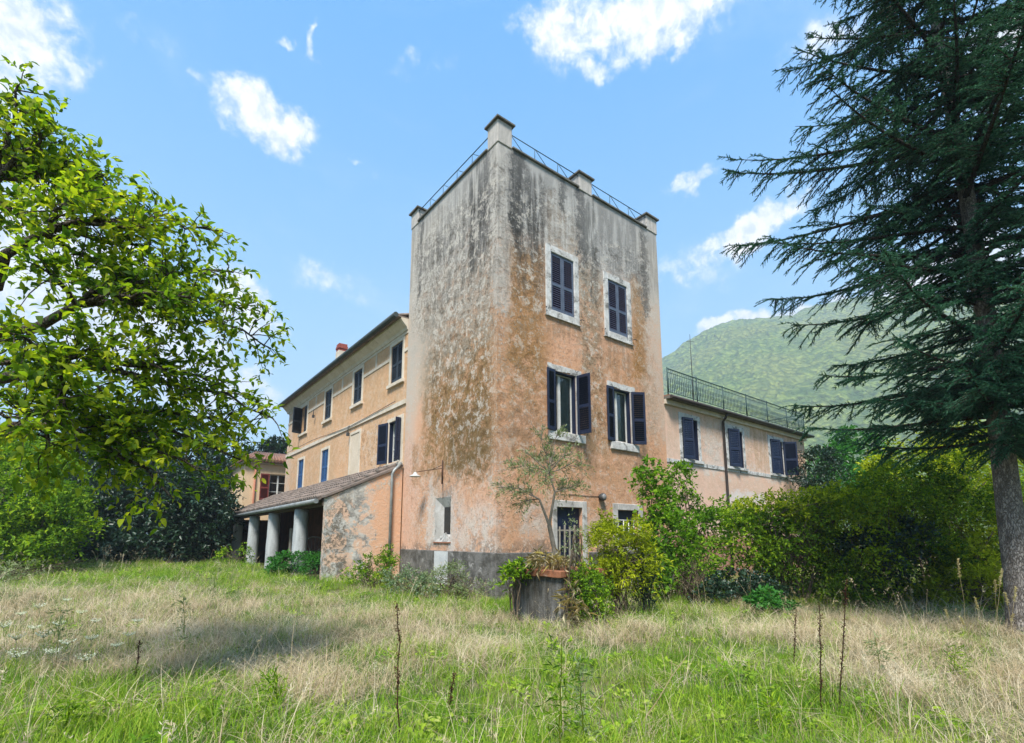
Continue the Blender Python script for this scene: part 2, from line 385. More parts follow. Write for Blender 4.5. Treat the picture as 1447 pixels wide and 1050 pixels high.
rear_blobs = [
    (7, 19, 4.9, 6.6, .4, (.58, .43, .32), .8, 'streak'), (7, 19, 3.0, 6.6, .5, (.55, .38, .27), .5, 'blotch'),
    (10.9, 13.2, 5.5, 6.7, .15, WHITE, .9, 'full'), (9.6, 11, 4.2, 5.4, .2, WHITE, .6, 'blotch'), (8, 18.4, 3.95, 4.25, .06, (.62, .56, .50), .7, 'full'),
    (10.8, 14, 2.9, 3.35, .1, (.64, .62, .60), .85, 'full'), (7, 19, -1, 1.5, .12, (.30, .12, .075), .9, 'full'), (13, 18.5, 4.2, 6.6, .3, (.48, .30, .17), .5, 'streak')]
M_rear = stucco('pink_wing_stucco', (.72, .47, .35), rear_blobs, (.70, .51, .40), .5, peel=[(9, 18.4, 4.3, 6.2, .4, .35)])
porch_blobs = [(-3, -.6, -1, 4, .2, (.44, .42, .37), .9, 'blotch'), (-8.2, -6.7, -1, 4, .2, (.10, .09, .08), .9, 'full')]
def endwall_mat():
    m, t, out = material('peeling_end_wall_plaster')
    p = objcoord(t); x, y, z = t.sep(p)
    mid = t.noise(p, 2.2, 6, .65, .6); fine = t.noise(p, 14, 6, .7); sp = t.noise(p, 7, 5, .7, .8)
    xw = t.m('ADD', t.m('ADD', x, t.m('MULTIPLY', t.m('SUBTRACT', mid, .5), 1.6)), t.m('MULTIPLY', t.m('SUBTRACT', fine, .5), .5))
    col = t.mix(t.ss(fine, .3, .7), (.63, .36, .22), (.61, .39, .26))
    grey = t.mix(t.ss(mid, .40, .6), (.24, .235, .215), (.50, .49, .45)); grey = t.mix(t.ss(t.noise(p, 1.5, 6, .7, .4), .46, .52, 0, .9), grey, (.62, .42, .30)); grey = t.mix(t.ss(sp, .57, .62, 0, .8), grey, (.60, .54, .46))
    col = t.mix(t.ss(xw, -1.02, -.92, 1, 0), col, grey)
    b = t.m('MULTIPLY', t.ss(xw, -1.95, -1.6, 1, 0), t.ss(sp, .46, .56)); col = t.mix(t.m('MULTIPLY', b, .85), col, (.12, .105, .08))
    top = t.m('MULTIPLY', t.ss(sp, .5, .56), t.ss(t.m('ADD', z, t.m('ADD', mid, t.m('MULTIPLY', x, -.4))), 3.55, 4.1)); col = t.mix(t.m('MULTIPLY', top, .8), col, (.40, .37, .31))
    c = t.m('MULTIPLY', t.ss(sp, .57, .60), t.ss(mid, .48, .56)); col = t.mix(t.m('MULTIPLY', c, .7), col, (.58, .53, .45))
    principled(t, out, col, .93, 0, t.bump(t.m('ADD', fine, sp), .5, .03), .15)
    return m
M_endwall = endwall_mat()
def simple(name, a, b, scale=6, rough=.8, bumpk=.25, spec=.25, metal=0.0, stain=None, streaky=False):
    m, t, out = material(name)
    p = objcoord(t)
    pv = t.vm('MULTIPLY', p, (3, 3, .5)) if streaky else p
    n = t.noise(pv, scale, 5, .62, .3); f = t.noise(p, scale*7, 4, .65)
    col = t.mix(t.ss(n, .35, .66), a, b)
    if stain: col = t.mix(t.ss(t.noise(p, scale*.6, 6, .7, .5), stain[1], stain[1]+.1, 0, stain[2]), col, stain[0])
    col = t.mix(1.0, col, t.mix(f, (.8, .8, .8), (1.15, 1.15, 1.15)), 'MULTIPLY')
    principled(t, out, col, rough, metal, t.bump(t.m('ADD', n, f), bumpk, .02), spec)
    return m
M_cream = simple('cream_trim', (.62, .55, .45), (.54, .46, .35), 3, stain=((.30, .25, .18), .56, .5))
M_stone = simple('white_stone_frame', (.60, .60, .58), (.44, .42, .39), 5, stain=((.10, .095, .085), .51, .8), bumpk=.6)
M_stonegrey = simple('grimy_door_surround', (.52, .50, .47), (.36, .34, .31), 2.2, stain=((.10, .095, .085), .53, .75))
M_plinth = simple('dark_plinth_render', (.185, .175, .16), (.075, .07, .06), 3.5, .95, .9, stain=((.42, .40, .37), .57, .75))
M_patch = simple('pale_plinth_patch', (.55, .56, .55), (.45, .46, .46), 3)
M_coping = simple('dark_coping', (.16, .15, .13), (.09, .085, .07), 4, .95, .5)
M_pier = simple('grey_pier_render', (.50, .46, .42), (.38, .355, .32), 3, .95, .5, stain=((.12, .115, .10), .56, .75), streaky=True)
M_navy = simple('navy_shutter_paint', (.006, .011, .032), (.010, .017, .044), 5, .5, .08, .4, stain=((.10, .11, .14), .68, .5))
M_slate = simple('faded_blue_grey_shutter_paint', (.09, .115, .165), (.06, .08, .12), 5, .6, .12, .35, stain=((.22, .23, .28), .62, .5))
M_slat = simple('dark_plum_shutter_slat', (.045, .045, .085), (.06, .06, .10), 6, .6, .1, .3)
M_blue = simple('blue_shutter_paint', (.022, .075, .19), (.03, .095, .22), 5, .55, .1, .35)
M_green = simple('dark_green_shutter_paint', (.012, .018, .025), (.022, .03, .04), 5, .55, .1, .35)
M_red = simple('brick_red_shutter_paint', (.17, .03, .022), (.14, .028, .022), 5, .6, .1, .3)
M_whitewood = simple('off_white_window_wood', (.62, .62, .58), (.52, .52, .48), 5, .55, .1, .35)
M_curtain = simple('pale_curtain_cloth', (.40, .43, .41), (.32, .36, .34), 5, .9, .2, .1)
M_iron = simple('dark_iron', (.035, .04, .042), (.06, .06, .058), 8, .6, .2, .4)
M_greeniron = simple('green_painted_iron', (.02, .055, .055), (.03, .07, .065), 8, .55, .15, .4)
M_rust = simple('rusty_metal', (.10, .05, .03), (.06, .035, .025), 9, .85, .4, .2)
M_zinc = simple('zinc_pipe', (.27, .29, .285), (.18, .195, .19), 4, .5, .15, .4, .3)
M_brownpipe = simple('dark_brown_pipe', (.035, .028, .028), (.05, .04, .035), 4, .5, .1, .4)
M_gutter = simple('grey_gutter', (.035, .05, .05), (.055, .07, .07), 4, .5, .1, .4)
M_tile = simple('old_clay_tile', (.26, .13, .085), (.19, .115, .085), 3, .9, .4, .15, stain=((.11, .10, .085), .52, .8))
M_tilegrey = simple('lichened_porch_tile', (.24, .19, .16), (.16, .13, .11), 4, .93, .5, .15, stain=((.09, .085, .075), .52, .7))
M_timber = simple('weathered_timber', (.13, .095, .07), (.08, .06, .045), 5, .85, .4, .2)
M_palewood = simple('pale_bare_wood', (.33, .30, .25), (.24, .215, .17), 5, .85, .3, .2)
M_column = simple('grey_lime_column', (.43, .45, .45), (.34, .355, .355), 3, .92, .5, .15, stain=((.20, .205, .20), .55, .65), streaky=True)
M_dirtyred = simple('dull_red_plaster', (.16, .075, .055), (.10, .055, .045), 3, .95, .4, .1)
M_dark = simple('near_black_interior', (.035, .032, .03), (.025, .022, .02), 3, .95, .2, .1)  # shade of the unlit rooms is put into this tone; porch floor shares it
M_annex = simple('cream_annex_plaster', (.68, .50, .31), (.62, .46, .29), 2, .92, .25, .15, stain=((.45, .25, .13), .60, .6), streaky=True)
M_concrete = simple('mossy_planter_concrete', (.15, .145, .135), (.065, .06, .05), 4, .95, .7, .15, stain=((.36, .35, .33), .58, .7), streaky=True)
M_terracotta = simple('terracotta_rim', (.30, .125, .065), (.22, .10, .06), 5, .9, .4, .15, stain=((.42, .36, .29), .6, .6))
M_brick = simple('chimney_brick', (.28, .07, .05), (.22, .06, .045), 6, .9, .4)
M_soil = simple('planter_soil', (.07, .05, .035), (.10, .08, .05), 8, .95, .5, .1)
M_rattan = simple('old_rattan', (.20, .17, .14), (.14, .12, .10), 8, .8, .3)
def glass_mat():
    m, t, out = material('window_glass')
    g = t.new('ShaderNodeBsdfGlossy'); g.inputs['Roughness'].default_value = .03; t.put(g.inputs[0], (.9, .95, 1))
    tr = t.new('ShaderNodeBsdfTransparent'); t.put(tr.inputs[0], (.82, .88, .88))
    fr = t.new('ShaderNodeFresnel'); fr.inputs[0].default_value = 1.7
    mx = t.new('ShaderNodeMixShader'); t.L.new(fr.outputs[0], mx.inputs[0]); t.L.new(tr.outputs[0], mx.inputs[1]); t.L.new(g.outputs[0], mx.inputs[2])
    t.L.new(mx.outputs[0], out.inputs[0]); return m
M_glass = glass_mat()
def bark(name, a, b, scale=9):
    m, t, out = material(name)
    p = objcoord(t); q = t.vm('MULTIPLY', p, (1, 1, .35))
    n = t.noise(q, scale, 6, .7, .6); v = t.ss(t.vor(t.vm('ADD', q, t.vm('MULTIPLY', t.noise(p, 6, 3, .6, 0, 1), (.12, .12, .12))), scale*3.2, 'DISTANCE_TO_EDGE'), -.03, .16)
    col = t.mix(t.ss(n, .35, .65), a, b); col = t.mix(v, tuple(c*.7 for c in a), col)
    principled(t, out, col, .95, 0, t.bump(t.m('ADD', n, v), .8, .04), .1); return m
M_bark = bark('brown_bark', (.075, .06, .045), (.14, .12, .095))
M_spbark = bark('grey_spruce_bark', (.17, .145, .125), (.36, .32, .28), 10)
M_limb = bark('dark_spruce_limb', (.045, .036, .03), (.085, .07, .058), 9)
M_stem = simple('thin_brown_stem', (.10, .075, .05), (.14, .11, .075), 9, .9, .3, .1)
M_palestem = simple('grey_olive_bark', (.17, .145, .115), (.24, .21, .17), 9, .9, .3, .1)
def leafmat(name, cols, translucent=.35, rough=.65, spec=.14, noise_scale=1.2, swing=1.1):
    """leaf colours vary leaf by leaf (rnd attribute) and a little from bough to bough"""
    m, t, out = material(name)
    a = t.new('ShaderNodeAttribute', attribute_name='rnd').outputs['Fac']
    n = t.noise(position(t), noise_scale, 3, .5)
    f = t.m('ADD', t.m('MULTIPLY', a, .75), t.m('MULTIPLY', t.m('SUBTRACT', n, .5), swing), clamp=True)
    r = t.new('ShaderNodeValToRGB'); t.L.new(f, r.inputs[0])
    e = r.color_ramp.elements
    while len(e) < len(cols): e.new(.5)
    for i, c in enumerate(cols): e[i].position = i/(len(cols)-1)*.9; e[i].color = (*c, 1)
    p = t.new('ShaderNodeBsdfPrincipled'); t.L.new(r.outputs[0], p.inputs['Base Color'])
    p.inputs['Roughness'].default_value = rough; p.inputs['Specular IOR Level'].default_value = spec
    tr = t.new('ShaderNodeBsdfTranslucent')
    t.L.new(t.mix(1.0, r.outputs[0], (1.5, 1.6, .7), 'MULTIPLY'), tr.inputs[0])
    mx = t.new('ShaderNodeMixShader'); mx.inputs[0].default_value = translucent
    t.L.new(p.outputs[0], mx.inputs[1]); t.L.new(tr.outputs[0], mx.inputs[2]); t.L.new(mx.outputs[0], out.inputs[0])
    return m
M_lf_tree = leafmat('yellow_green_leaf', [(.045, .10, .010), (.12, .20, .012), (.26, .32, .016), (.42, .42, .03)], .58, noise_scale=1.6)
M_lf_spruce = leafmat('spruce_needle', [(.012, .055, .030), (.034, .12, .066), (.12, .26, .16)], .1, .6, noise_scale=.8)
M_lf_dark = leafmat('dark_laurel_leaf', [(.010, .030, .016), (.018, .046, .022), (.035, .075, .035)], .15, .4, .4)
M_lf_mid = leafmat('mid_green_leaf', [(.045, .12, .010), (.16, .28, .014), (.35, .45, .02)], .35)
M_lf_hedge = leafmat(name='hedge_leaf', swing=1.9, cols= [(.035, .09, .008), (.16, .25, .010), (.40, .45, .016)], translucent=.3, noise_scale=.75)
M_lf_lime = leafmat('lime_green_leaf', [(.14, .19, .010), (.30, .35, .014), (.52, .54, .03)], .4)
M_lf_olive = leafmat('grey_olive_leaf', [(.14, .19, .09), (.22, .27, .13), (.34, .37, .22)], .25, .6)
M_lf_bright = leafmat('fresh_green_leaf', [(.03, .12, .02), (.045, .17, .03), (.08, .24, .045)], .35)
M_lf_vine = leafmat('creeper_leaf', [(.05, .13, .010), (.12, .25, .014), (.26, .38, .02)], .38)
M_lf_dock = leafmat('dry_seed', [(.05, .022, .016), (.085, .035, .02), (.13, .06, .03)], .15, .8)
M_lf_white = leafmat('white_floret', [(.55, .57, .50), (.66, .68, .62), (.72, .73, .68)], .3, .7)
M_straw = leafmat('straw_blade', [(.42, .33, .19), (.58, .49, .33), (.72, .65, .48)], .35, .7)

# ------------------------------------------------------------------ ground
def ground():
    radii = np.concatenate([np.linspace(0, 30, 61)[1:], np.geomspace(32, 1500, 40)])
    n = 120; c = np.array([-3.0, 0.0])
    V = [(c[0], c[1], float(ground_z(*c)))]; 
    for r in radii:
        a = np.arange(n)*2*math.pi/n
        x = c[0]+r*np.cos(a); y = c[1]+r*np.sin(a); z = ground_z(x, y)
        V += list(zip(x, y, z))
    F = [(0, 1+i, 1+(i+1) % n) for i in range(n)]
    for k in range(len(radii)-1):
        b = 1+k*n
        F += [(b+i, b+n+i, b+n+(i+1) % n, b+(i+1) % n) for i in range(n)]
    m, t, out = material('meadow_soil')
    p = position(t)
    n1 = t.noise(p, .5, 5, .6, .4); n2 = t.noise(p, 5, 6, .7, .5)
    col = t.mix(t.ss(n2, .35, .65), (.075, .085, .03), (.20, .165, .095))
    col = t.mix(t.ss(n1, .4, .6), col, (.06, .10, .025))
    principled(t, out, col, .95, 0, t.bump(n2, .7, .06), .1)
    me = bpy.data.meshes.new('ground'); me.from_pydata(V, [], F); me.materials.append(m)
    me.polygons.foreach_set('use_smooth', [True]*len(F))
    tag(link('ground', me), kind='structure')
ground()

# ------------------------------------------------------------------ walls with openings
def wall(mb, O, du, nrm, U, Z, holes, depth=.35, through=True):
    """front skin with rectangular openings and their reveals; O + du*u + z up, nrm points out of the wall"""
    O = Vector(O); du = Vector(du); nrm = Vector(nrm); up = Vector((0, 0, 1))
    us = sorted({U[0], U[1], *[h[0] for h in holes], *[h[1] for h in holes]})
    zs = sorted({Z[0], Z[1], *[h[2] for h in holes], *[h[3] for h in holes]})
    P = lambda u, z, d=0: O+du*u+up*z-nrm*d
    flip = du.cross(up).dot(nrm) < 0
    def q(a, b, c, d): mb.poly((d, c, b, a) if flip else (a, b, c, d))
    for u0, u1 in zip(us, us[1:]):
        for z0, z1 in zip(zs, zs[1:]):
            cu, cz = (u0+u1)/2, (z0+z1)/2
            if any(h[0] < cu < h[1] and h[2] < cz < h[3] for h in holes): continue
            q(P(u0, z0), P(u1, z0), P(u1, z1), P(u0, z1))
    for h in holes:
        u0, u1, z0, z1 = h[:4]
        q(P(u0, z0), P(u0, z1), P(u0, z1, depth), P(u0, z0, depth))
        q(P(u1, z1), P(u1, z0), P(u1, z0, depth), P(u1, z1, depth))
        q(P(u1, z0), P(u0, z0), P(u0, z0, depth), P(u1, z0, depth))
        q(P(u0, z1), P(u1, z1), P(u1, z1, depth), P(u0, z1, depth))

# frames of the two facade directions: local x along the wall, local y into the wall, z up
ROT_R = 0.0                     # wall y = const, seen from -Y
ROT_L = -math.pi/2              # wall x = const, seen from -X: local x runs towards -Y
slat_cache = {}
def shutter(parent, hinge, rotz, w, h, mat, slat_mat, side=1, single=True, mesh_key=None, panels=2):
    """one louvred leaf: stiles and rails, its slats each a piece; hinge at local x=0, leaf runs along side*x"""
    f = MB(); st = .07; th = .04
    def bx(x0, x1, z0, z1, y0=-th/2, y1=th/2):
        if side < 0: x0, x1 = -x1, -x0
        f.box(x0, x1, y0, y1, z0, z1)
    bx(0, st, 0, h); bx(w-st, w, 0, h)
    rz = [0, h] if panels == 1 else [0, h*.46, h]
    bx(st, w-st, 0, .11); bx(st, w-st, h-.09, h)
    if panels == 2: bx(st, w-st, h*.46-.05, h*.46+.05)
    o = f.build('shutter', mat, parent, hinge, (0, 0, rotz)); bevel(o, .006)
    spans = [(.11, h*.46-.05), (h*.46+.05, h-.09)] if panels == 2 else [(.11, h-.09)]
    pitch = .062
    if single:
        key = (round(w, 3), slat_mat.name, side)
        if key not in slat_cache:
            s = MB(); x0, x1 = (st, w-st) if side > 0 else (-(w-st), -st)
            s.poly(((x0, -.022, -.026), (x1, -.022, -.026), (x1, .016, .026), (x0, .016, .026)))
            s.poly(((x0, -.014, -.030), (x0, .024, .022), (x1, .024, .022), (x1, -.014, -.030)))
            s.poly(((x0, -.022, -.026), (x0, -.014, -.030), (x1, -.014, -.030), (x1, -.022, -.026)))
            s.poly(((x0, .016, .026), (x1, .016, .026), (x1, .024, .022), (x0, .024, .022)))
            slat_cache[key] = s.mesh('slat', slat_mat)
        for a, b in spans:
            k = int((b-a)/pitch)
            for i in range(k): link('slat', slat_cache[key], o, (0, 0, a+(i+.5)*(b-a)/k), (random.uniform(-.05, .05), 0, 0))
    else:
        s = MB(); x0, x1 = (st, w-st) if side > 0 else (-(w-st), -st)
        for a, b in spans:
            k = int((b-a)/pitch)
            for i in range(k):
                z = a+(i+.5)*(b-a)/k
                s.poly(((x0, -.016, z-.036), (x1, -.016, z-.036), (x1, .016, z+.036), (x0, .016, z+.036)))
        tag(s.build('louvre_panel', slat_mat, o), kind='stuff')
    return o
def frame_ring(mb, u0, u1, z0, z1, ts, tt, tb, y0, y1, j=.004):
    """surround round an opening in local wall coordinates"""
    mb.box(u0-ts, u0, y0, y1, z0-tb, z1+tt, j); mb.box(u1, u1+ts, y0, y1, z0-tb, z1+tt, j)
    if tt: mb.box(u0+.002, u1-.002, y0-.003, y1, z1, z1+tt, j)
    if tb: mb.box(u0+.002, u1-.002, y0-.003, y1, z0-tb, z0, j)
def casement(parent, loc, rotz, w, h, cloth=True, mat=None, mull=True, half=False, reveal_strips=True):
    """wooden window in the opening: frame > panes; curtain behind"""
    f = MB(); y0, y1 = .14, .19
    f.box(0, .06, y0, y1, 0, h); f.box(w-.06, w, y0, y1, 0, h); f.box(.06, w-.06, y0, y1, 0, .07); f.box(.06, w-.06, y0, y1, h-.06, h)
    hx = w*.36 if half else w/2
    if reveal_strips:
        lm_ = MB(); lm_.box(.001, .03, .004, .138, 0, h); lm_.box(w-.03, w-.001, .004, .138, 0, h); lm_.box(.031, w-.031, .004, .138, h-.03, h-.001)  # added dark navy strips over jambs and head of the opening
        lm_.build('navy_reveal', M_navy, parent, loc, (0, 0, rotz))
    f.box(hx-.045, hx+.045, y0-.006, y1, .07, h-.06)
    if mull:
        for k in (1, 2):
            z = h*k/3; f.box(.06, w/2-.045, y0+.004, y1, z-.015, z+.015); f.box(w/2+.045, w-.06, y0+.004, y1, z-.015, z+.015)
    o = f.build('window', mat or M_whitewood, parent, loc, (0, 0, rotz))
    g = MB(); g.poly(((.05, y0+.03, .05), (w/2, y0+.03, .05), (w/2, y0+.03, h-.05), (.05, y0+.03, h-.05)))
    if not half: g.build('pane', M_glass, o)
    g = MB(); g.poly(((hx, y0+.03, .05), (w-.05, y0+.03, .05), (w-.05, y0+.03, h-.05), (hx, y0+.03, h-.05))); g.build('pane', M_glass, o)
    if cloth:
        c = MB(); n = 24; zs = (0.0, h)
        for i in range(n):
            a, b = i/n, (i+1)/n
            if half: a, b = .38+a*.6, .38+b*.6
            fy = lambda q: y1+.05+.018*math.sin(q*38)+.01*math.sin(q*17+1)
            c.poly(((w*a, fy(a), 0), (w*b, fy(b), 0), (w*b, fy(b), h), (w*a, fy(a), h)), True)
        c.build('curtain', M_curtain, o)
    return o
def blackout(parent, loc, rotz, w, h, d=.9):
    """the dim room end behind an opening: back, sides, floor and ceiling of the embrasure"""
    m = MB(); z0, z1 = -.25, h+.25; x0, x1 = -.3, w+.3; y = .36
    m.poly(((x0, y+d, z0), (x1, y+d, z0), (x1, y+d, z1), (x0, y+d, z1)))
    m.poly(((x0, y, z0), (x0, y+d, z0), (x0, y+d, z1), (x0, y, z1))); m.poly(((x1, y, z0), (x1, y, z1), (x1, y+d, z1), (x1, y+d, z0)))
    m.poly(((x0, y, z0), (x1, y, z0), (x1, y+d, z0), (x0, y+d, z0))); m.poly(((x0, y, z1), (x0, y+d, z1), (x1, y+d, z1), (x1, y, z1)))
    return m.build('dark_room_box', M_dark, parent, loc, (0, 0, rotz))

# ------------------------------------------------------------------ TOWER
TX, TY, TZ = 7.2, 5.22, 12.47
tower = thing('tower', 'tall square stucco tower with weathered grey top and corner piers', 'tower')
OP3 = [(1.93, 2.87, 8.02, 9.83), (4.42, 5.36, 8.02, 9.80)]
OP2 = [(2.03, 2.86, 4.45, 6.20), (4.52, 5.34, 4.45, 6.16)]
DOOR = (2.05, 3.03, .12, 2.33); SMALL = (4.56, 5.54, 1.20, 2.33)
mb = MB()
wall(mb, (0, 0, 0), (1, 0, 0), (0, -1, 0), (0, TX), (-.6, TZ), OP3+OP2+[DOOR, SMALL])
SL = (TY-3.05, TY-2.17, 1.38, 2.65)      # u from the far end
wall(mb, (0, TY, 0), (0, -1, 0), (-1, 0, 0), (0, TY), (-.6, TZ), [SL], depth=.001)
# splayed embrasure of the slit window
a = [(0.001, y, z) for y, z in ((3.05, 1.38), (2.17, 1.38), (2.17, 2.65), (3.05, 2.65))]
b = [(.11, y, z) for y, z in ((2.68, 1.60), (2.26, 1.60), (2.26, 2.36), (2.68, 2.36))]
eb = MB()
for i in range(4): eb.poly((a[i], a[(i+1) % 4], b[(i+1) % 4], b[i]))
eb.build('embrasure', M_stonegrey, tower)
mb.poly(((TX, 0, -.6), (TX, TY, -.6), (TX, TY, TZ), (TX, 0, TZ))); mb.poly(((TX, TY, -.6), (0, TY, -.6), (0, TY, TZ), (TX, TY, TZ)))
# inner face of the parapet and the roof terrace
mb.poly(((.3, .3, 11.6), (TX-.3, .3, 11.6), (TX-.3, TY-.3, 11.6), (.3, TY-.3, 11.6)))
for p, q in (((.3, .3), (TX-.3, .3)), ((TX-.3, .3), (TX-.3, TY-.3)), ((TX-.3, TY-.3), (.3, TY-.3)), ((.3, TY-.3), (.3, .3))):
    mb.poly(((q[0], q[1], 11.6), (p[0], p[1], 11.6), (p[0], p[1], TZ), (q[0], q[1], TZ)))
tw = mb.build('wall', M_tower, tower); tw.data.materials.append(M_tower_left)
for p_ in tw.data.polygons:
    if abs(p_.normal.x) > .5 or p_.center.x < .12: p_.material_index = 1
def coping(x0, x1, y0, y1):
    m = MB(); m.box(x0, x1, y0, y1, TZ, TZ+.075, .006); bevel(m.build('coping', M_coping, tower), .012)
coping(.50, 3.18, -.06, .33); coping(3.80, 6.60, -.06, .33); coping(-.06, .33, .50, 4.70); coping(TX-.33, TX+.06, .5, 4.70); coping(.5, 6.60, TY-.33, TY+.06)
def pier(x0, x1, y0, y1, z0, z1):
    m = MB(); m.box(x0, x1, y0, y1, z0, z1, .004); o = bevel(m.build('pier', M_pier, tower), .02, 2)
    c = MB(); e = .07; cx, cy_ = (x0+x1)/2, (y0+y1)/2
    c.box(x0-e, x1+e, y0-e, y1+e, z1, z1+.05)
    B = [(x0-e, y0-e, z1+.05), (x1+e, y0-e, z1+.05), (x1+e, y1+e, z1+.05), (x0-e, y1+e, z1+.05)]
    for i in range(4): c.poly((B[i], B[(i+1) % 4], (cx, cy_, z1+.17)))
    c.build('pier_cap', M_coping, o)
pier(-.025, .48, -.025, .48, TZ-.02, 13.16); pier(3.2, 3.78, -.025, .52, TZ-.02, 13.02); pier(6.62, TX+.025, -.025, .52, TZ-.02, 13.02)
pier(-.025, .5, 4.72, TY+.025, TZ-.02, 13.02); pier(6.62, TX+.025, 4.72, TY+.025, TZ-.02, 13.02)
# plinth, butting round the openings
m = MB(); m.box(-.05, 1.86, -.05, .1, -.5, 1.13, .004); m.box(3.26, TX+.03, -.05, .1, -.5, 1.10, .004); m.box(-.05, .1, .1, TY-.02, -.5, 1.14, .004)
bevel(m.build('plinth', M_plinth, tower), .02, 2)
m = MB(); m.box(-.058, 0, 2.2, 2.95, .2, 1.12); m.build('plinth_patch', M_patch, tower)
# stone frames, upper storey
for (u0, u1, z0, z1) in OP3:
    f = MB(); frame_ring(f, u0, u1, z0, z1, .205, .22, .215, -.035, .02); o = bevel(f.build('window_frame', M_stone, tower), .012)
    s = MB(); s.box(u0-.24, u1+.24, -.06, .02, z0-.225, z0-.20); s.build('sill', M_stone, o)
    for w, x, sd_ in (((u1-u0)/2-.004, u0, 1), ((u1-u0)/2-.004, u1, -1)):
        shutter(tower, (x, .015, z0), 0, w, z1-z0, M_slate, M_slat, sd_)
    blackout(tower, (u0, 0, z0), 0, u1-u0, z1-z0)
    # iron catches by the sill
    for x, s_ in ((u0-.22, -1), (u1+.22, 1)): k = MB(); k.tube([(x, -.03, z0-.02), (x+.03*s_, -.10, z0-.01), (x+.09*s_, -.12, z0-.04)], .012, 5); k.build('shutter_catch', M_iron, tower)
# first storey: broken lintels, sills and open shutters
for i, (u0, u1, z0, z1) in enumerate(OP2):
    f = MB(); n = 9; xs = np.linspace(u0-.27, u1+.24, n+1)
    for a0, a1 in zip(xs, xs[1:]): f.box(a0, a1, -.03+random.uniform(0, .012), .02, z1+random.uniform(-.01, .05), z1+.19+random.uniform(-.02, .015))
    o = f.build('lintel', M_stone, tower)
    f = MB(); f.box(u0-.12, u0-.002, -.012, .02, z0, z1); f.box(u1+.002, u1+.1, -.012, .02, z0, z1); f.build('window_frame', M_stonegrey, tower)
    s = MB(); s.box(u0-.27 if i == 0 else u0-.2, u1+.34, -.07, .02, z0-.26, z0-.01, .006); bevel(s.build('sill', M_stone, tower), .015)
    casement(tower, (u0, 0, z0), 0, u1-u0, z1-z0, mull=False, half=True)
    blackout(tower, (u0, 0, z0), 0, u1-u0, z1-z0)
    w = (u1-u0)/2+.0
    shutter(tower, (u0-.02, -.05, z0-.01), math.radians(180+(9 if i == 0 else 5)), w*.86, z1-z0+.02, M_navy, M_navy, 1)
    ang = 100 if i == 0 else 148
    o = shutter(tower, (u1+.02, -.05, z0-.01), math.radians(ang), w+.04, z1-z0+.02, M_navy, M_navy, -1)
# door and its surround
u0, u1, z0, z1 = DOOR
f = MB(); frame_ring(f, u0, u1, z0, z1, .18, .19, 0, -.03, .02, .008); bevel(f.build('door_frame', M_stonegrey, tower), .012)
d = MB(); d.box(u0, u1, .12, .17, z0, z1)
for k in range(2):
    xx = u0+.06+k*.45; d.box(xx, xx+.40, .105, .12, z0+.12, z0+.95); d.box(xx, xx+.40, .105, .12, z0+1.05, z1-.1)
o = d.build('door', M_navy, tower); k = MB(); k.tube([(u1-.5, .10, 1.15), (u1-.5, .05, 1.15), (u1-.42, .05, 1.15)], .012, 6); k.build('handle', M_iron, o)
u0, u1, z0, z1 = SMALL
f = MB(); frame_ring(f, u0, u1, z0, z1, .22, .2, .16, -.03, .02, .008); bevel(f.build('window_frame', M_stonegrey, tower), .012)
d = MB(); d.box(u0, u1, .16, .20, z0, z1); d.box(u0, u1, .13, .16, z1-.28, z1); d.build('window_board', M_navy, tower)
k = MB()
for i in range(4): k.tube([(u0+.12+i*.24, .08, z0), (u0+.12+i*.24, .08, z1-.3)], .018, 6)
k.tube([(u0, .08, z1-.3), (u1, .08, z1-.3)], .015, 6); k.build('window_grille', M_whitewood, tower)
# slit window: pane of near-black opaque glass, tile sill
m = MB(); m.poly(((.105, 2.70, 1.58), (.105, 2.24, 1.58), (.105, 2.24, 2.38), (.105, 2.70, 2.38))); m.build('pane', simple('dark_opaque_glass', (.012, .016, .018), (.02, .024, .026), 4, .15, .02, .5), tower)
m = MB(); m.box(-.03, .03, 2.14, 3.08, 1.345, 1.378, .002); m.build('tile_sill', M_terracotta, tower)
m = MB()
for y, z, r_ in ((2.42, 1.46, .05), (2.56, 1.50, .06), (2.70, 1.44, .045)): m.box(.02, .02+1.5*r_, y-r_, y+r_, 1.40, z+r_*2.2, .02)
m.build('plaster_rubble', M_stone, tower)

# railing round the tower terrace: flat rails, zigzag stays
rail = thing('roof_railing', 'thin green iron rail with slanting stays along the tower parapet', 'railing', (0, 0, TZ))
def rail_run(p, q, n):
    p = Vector(p); q = Vector(q); h = Vector((0, 0, .46)); d = (q-p)/n
    m = MB(); m.tube([p+h, q+h], .015, 6); m.build('top_rail', M_greeniron, rail)
    inn = Vector((0, 0, 1)).cross(d).normalized()*.32
    for i in range(n):
        a = p+d*i
        m = MB(); m.tube([a+h, a+d*.55+Vector((0, 0, .07))], .010, 5); m.build('stay', M_greeniron, rail)
        m = MB(); m.tube([a+d*.98+h, a+d*.98+Vector((0, 0, .07))], .010, 5); m.build('stay', M_greeniron, rail)
rail_run((.46, .02, 0), (3.25, .02, 0), 3); rail_run((3.75, .02, 0), (6.65, .02, 0), 3); rail_run((.02, 4.75, 0), (.02, .46, 0), 5)
rail_run((TX-.12, .5, 0), (TX-.12, 4.75, 0), 4); rail_run((6.65, TY-.12, 0), (.46, TY-.12, 0), 6)

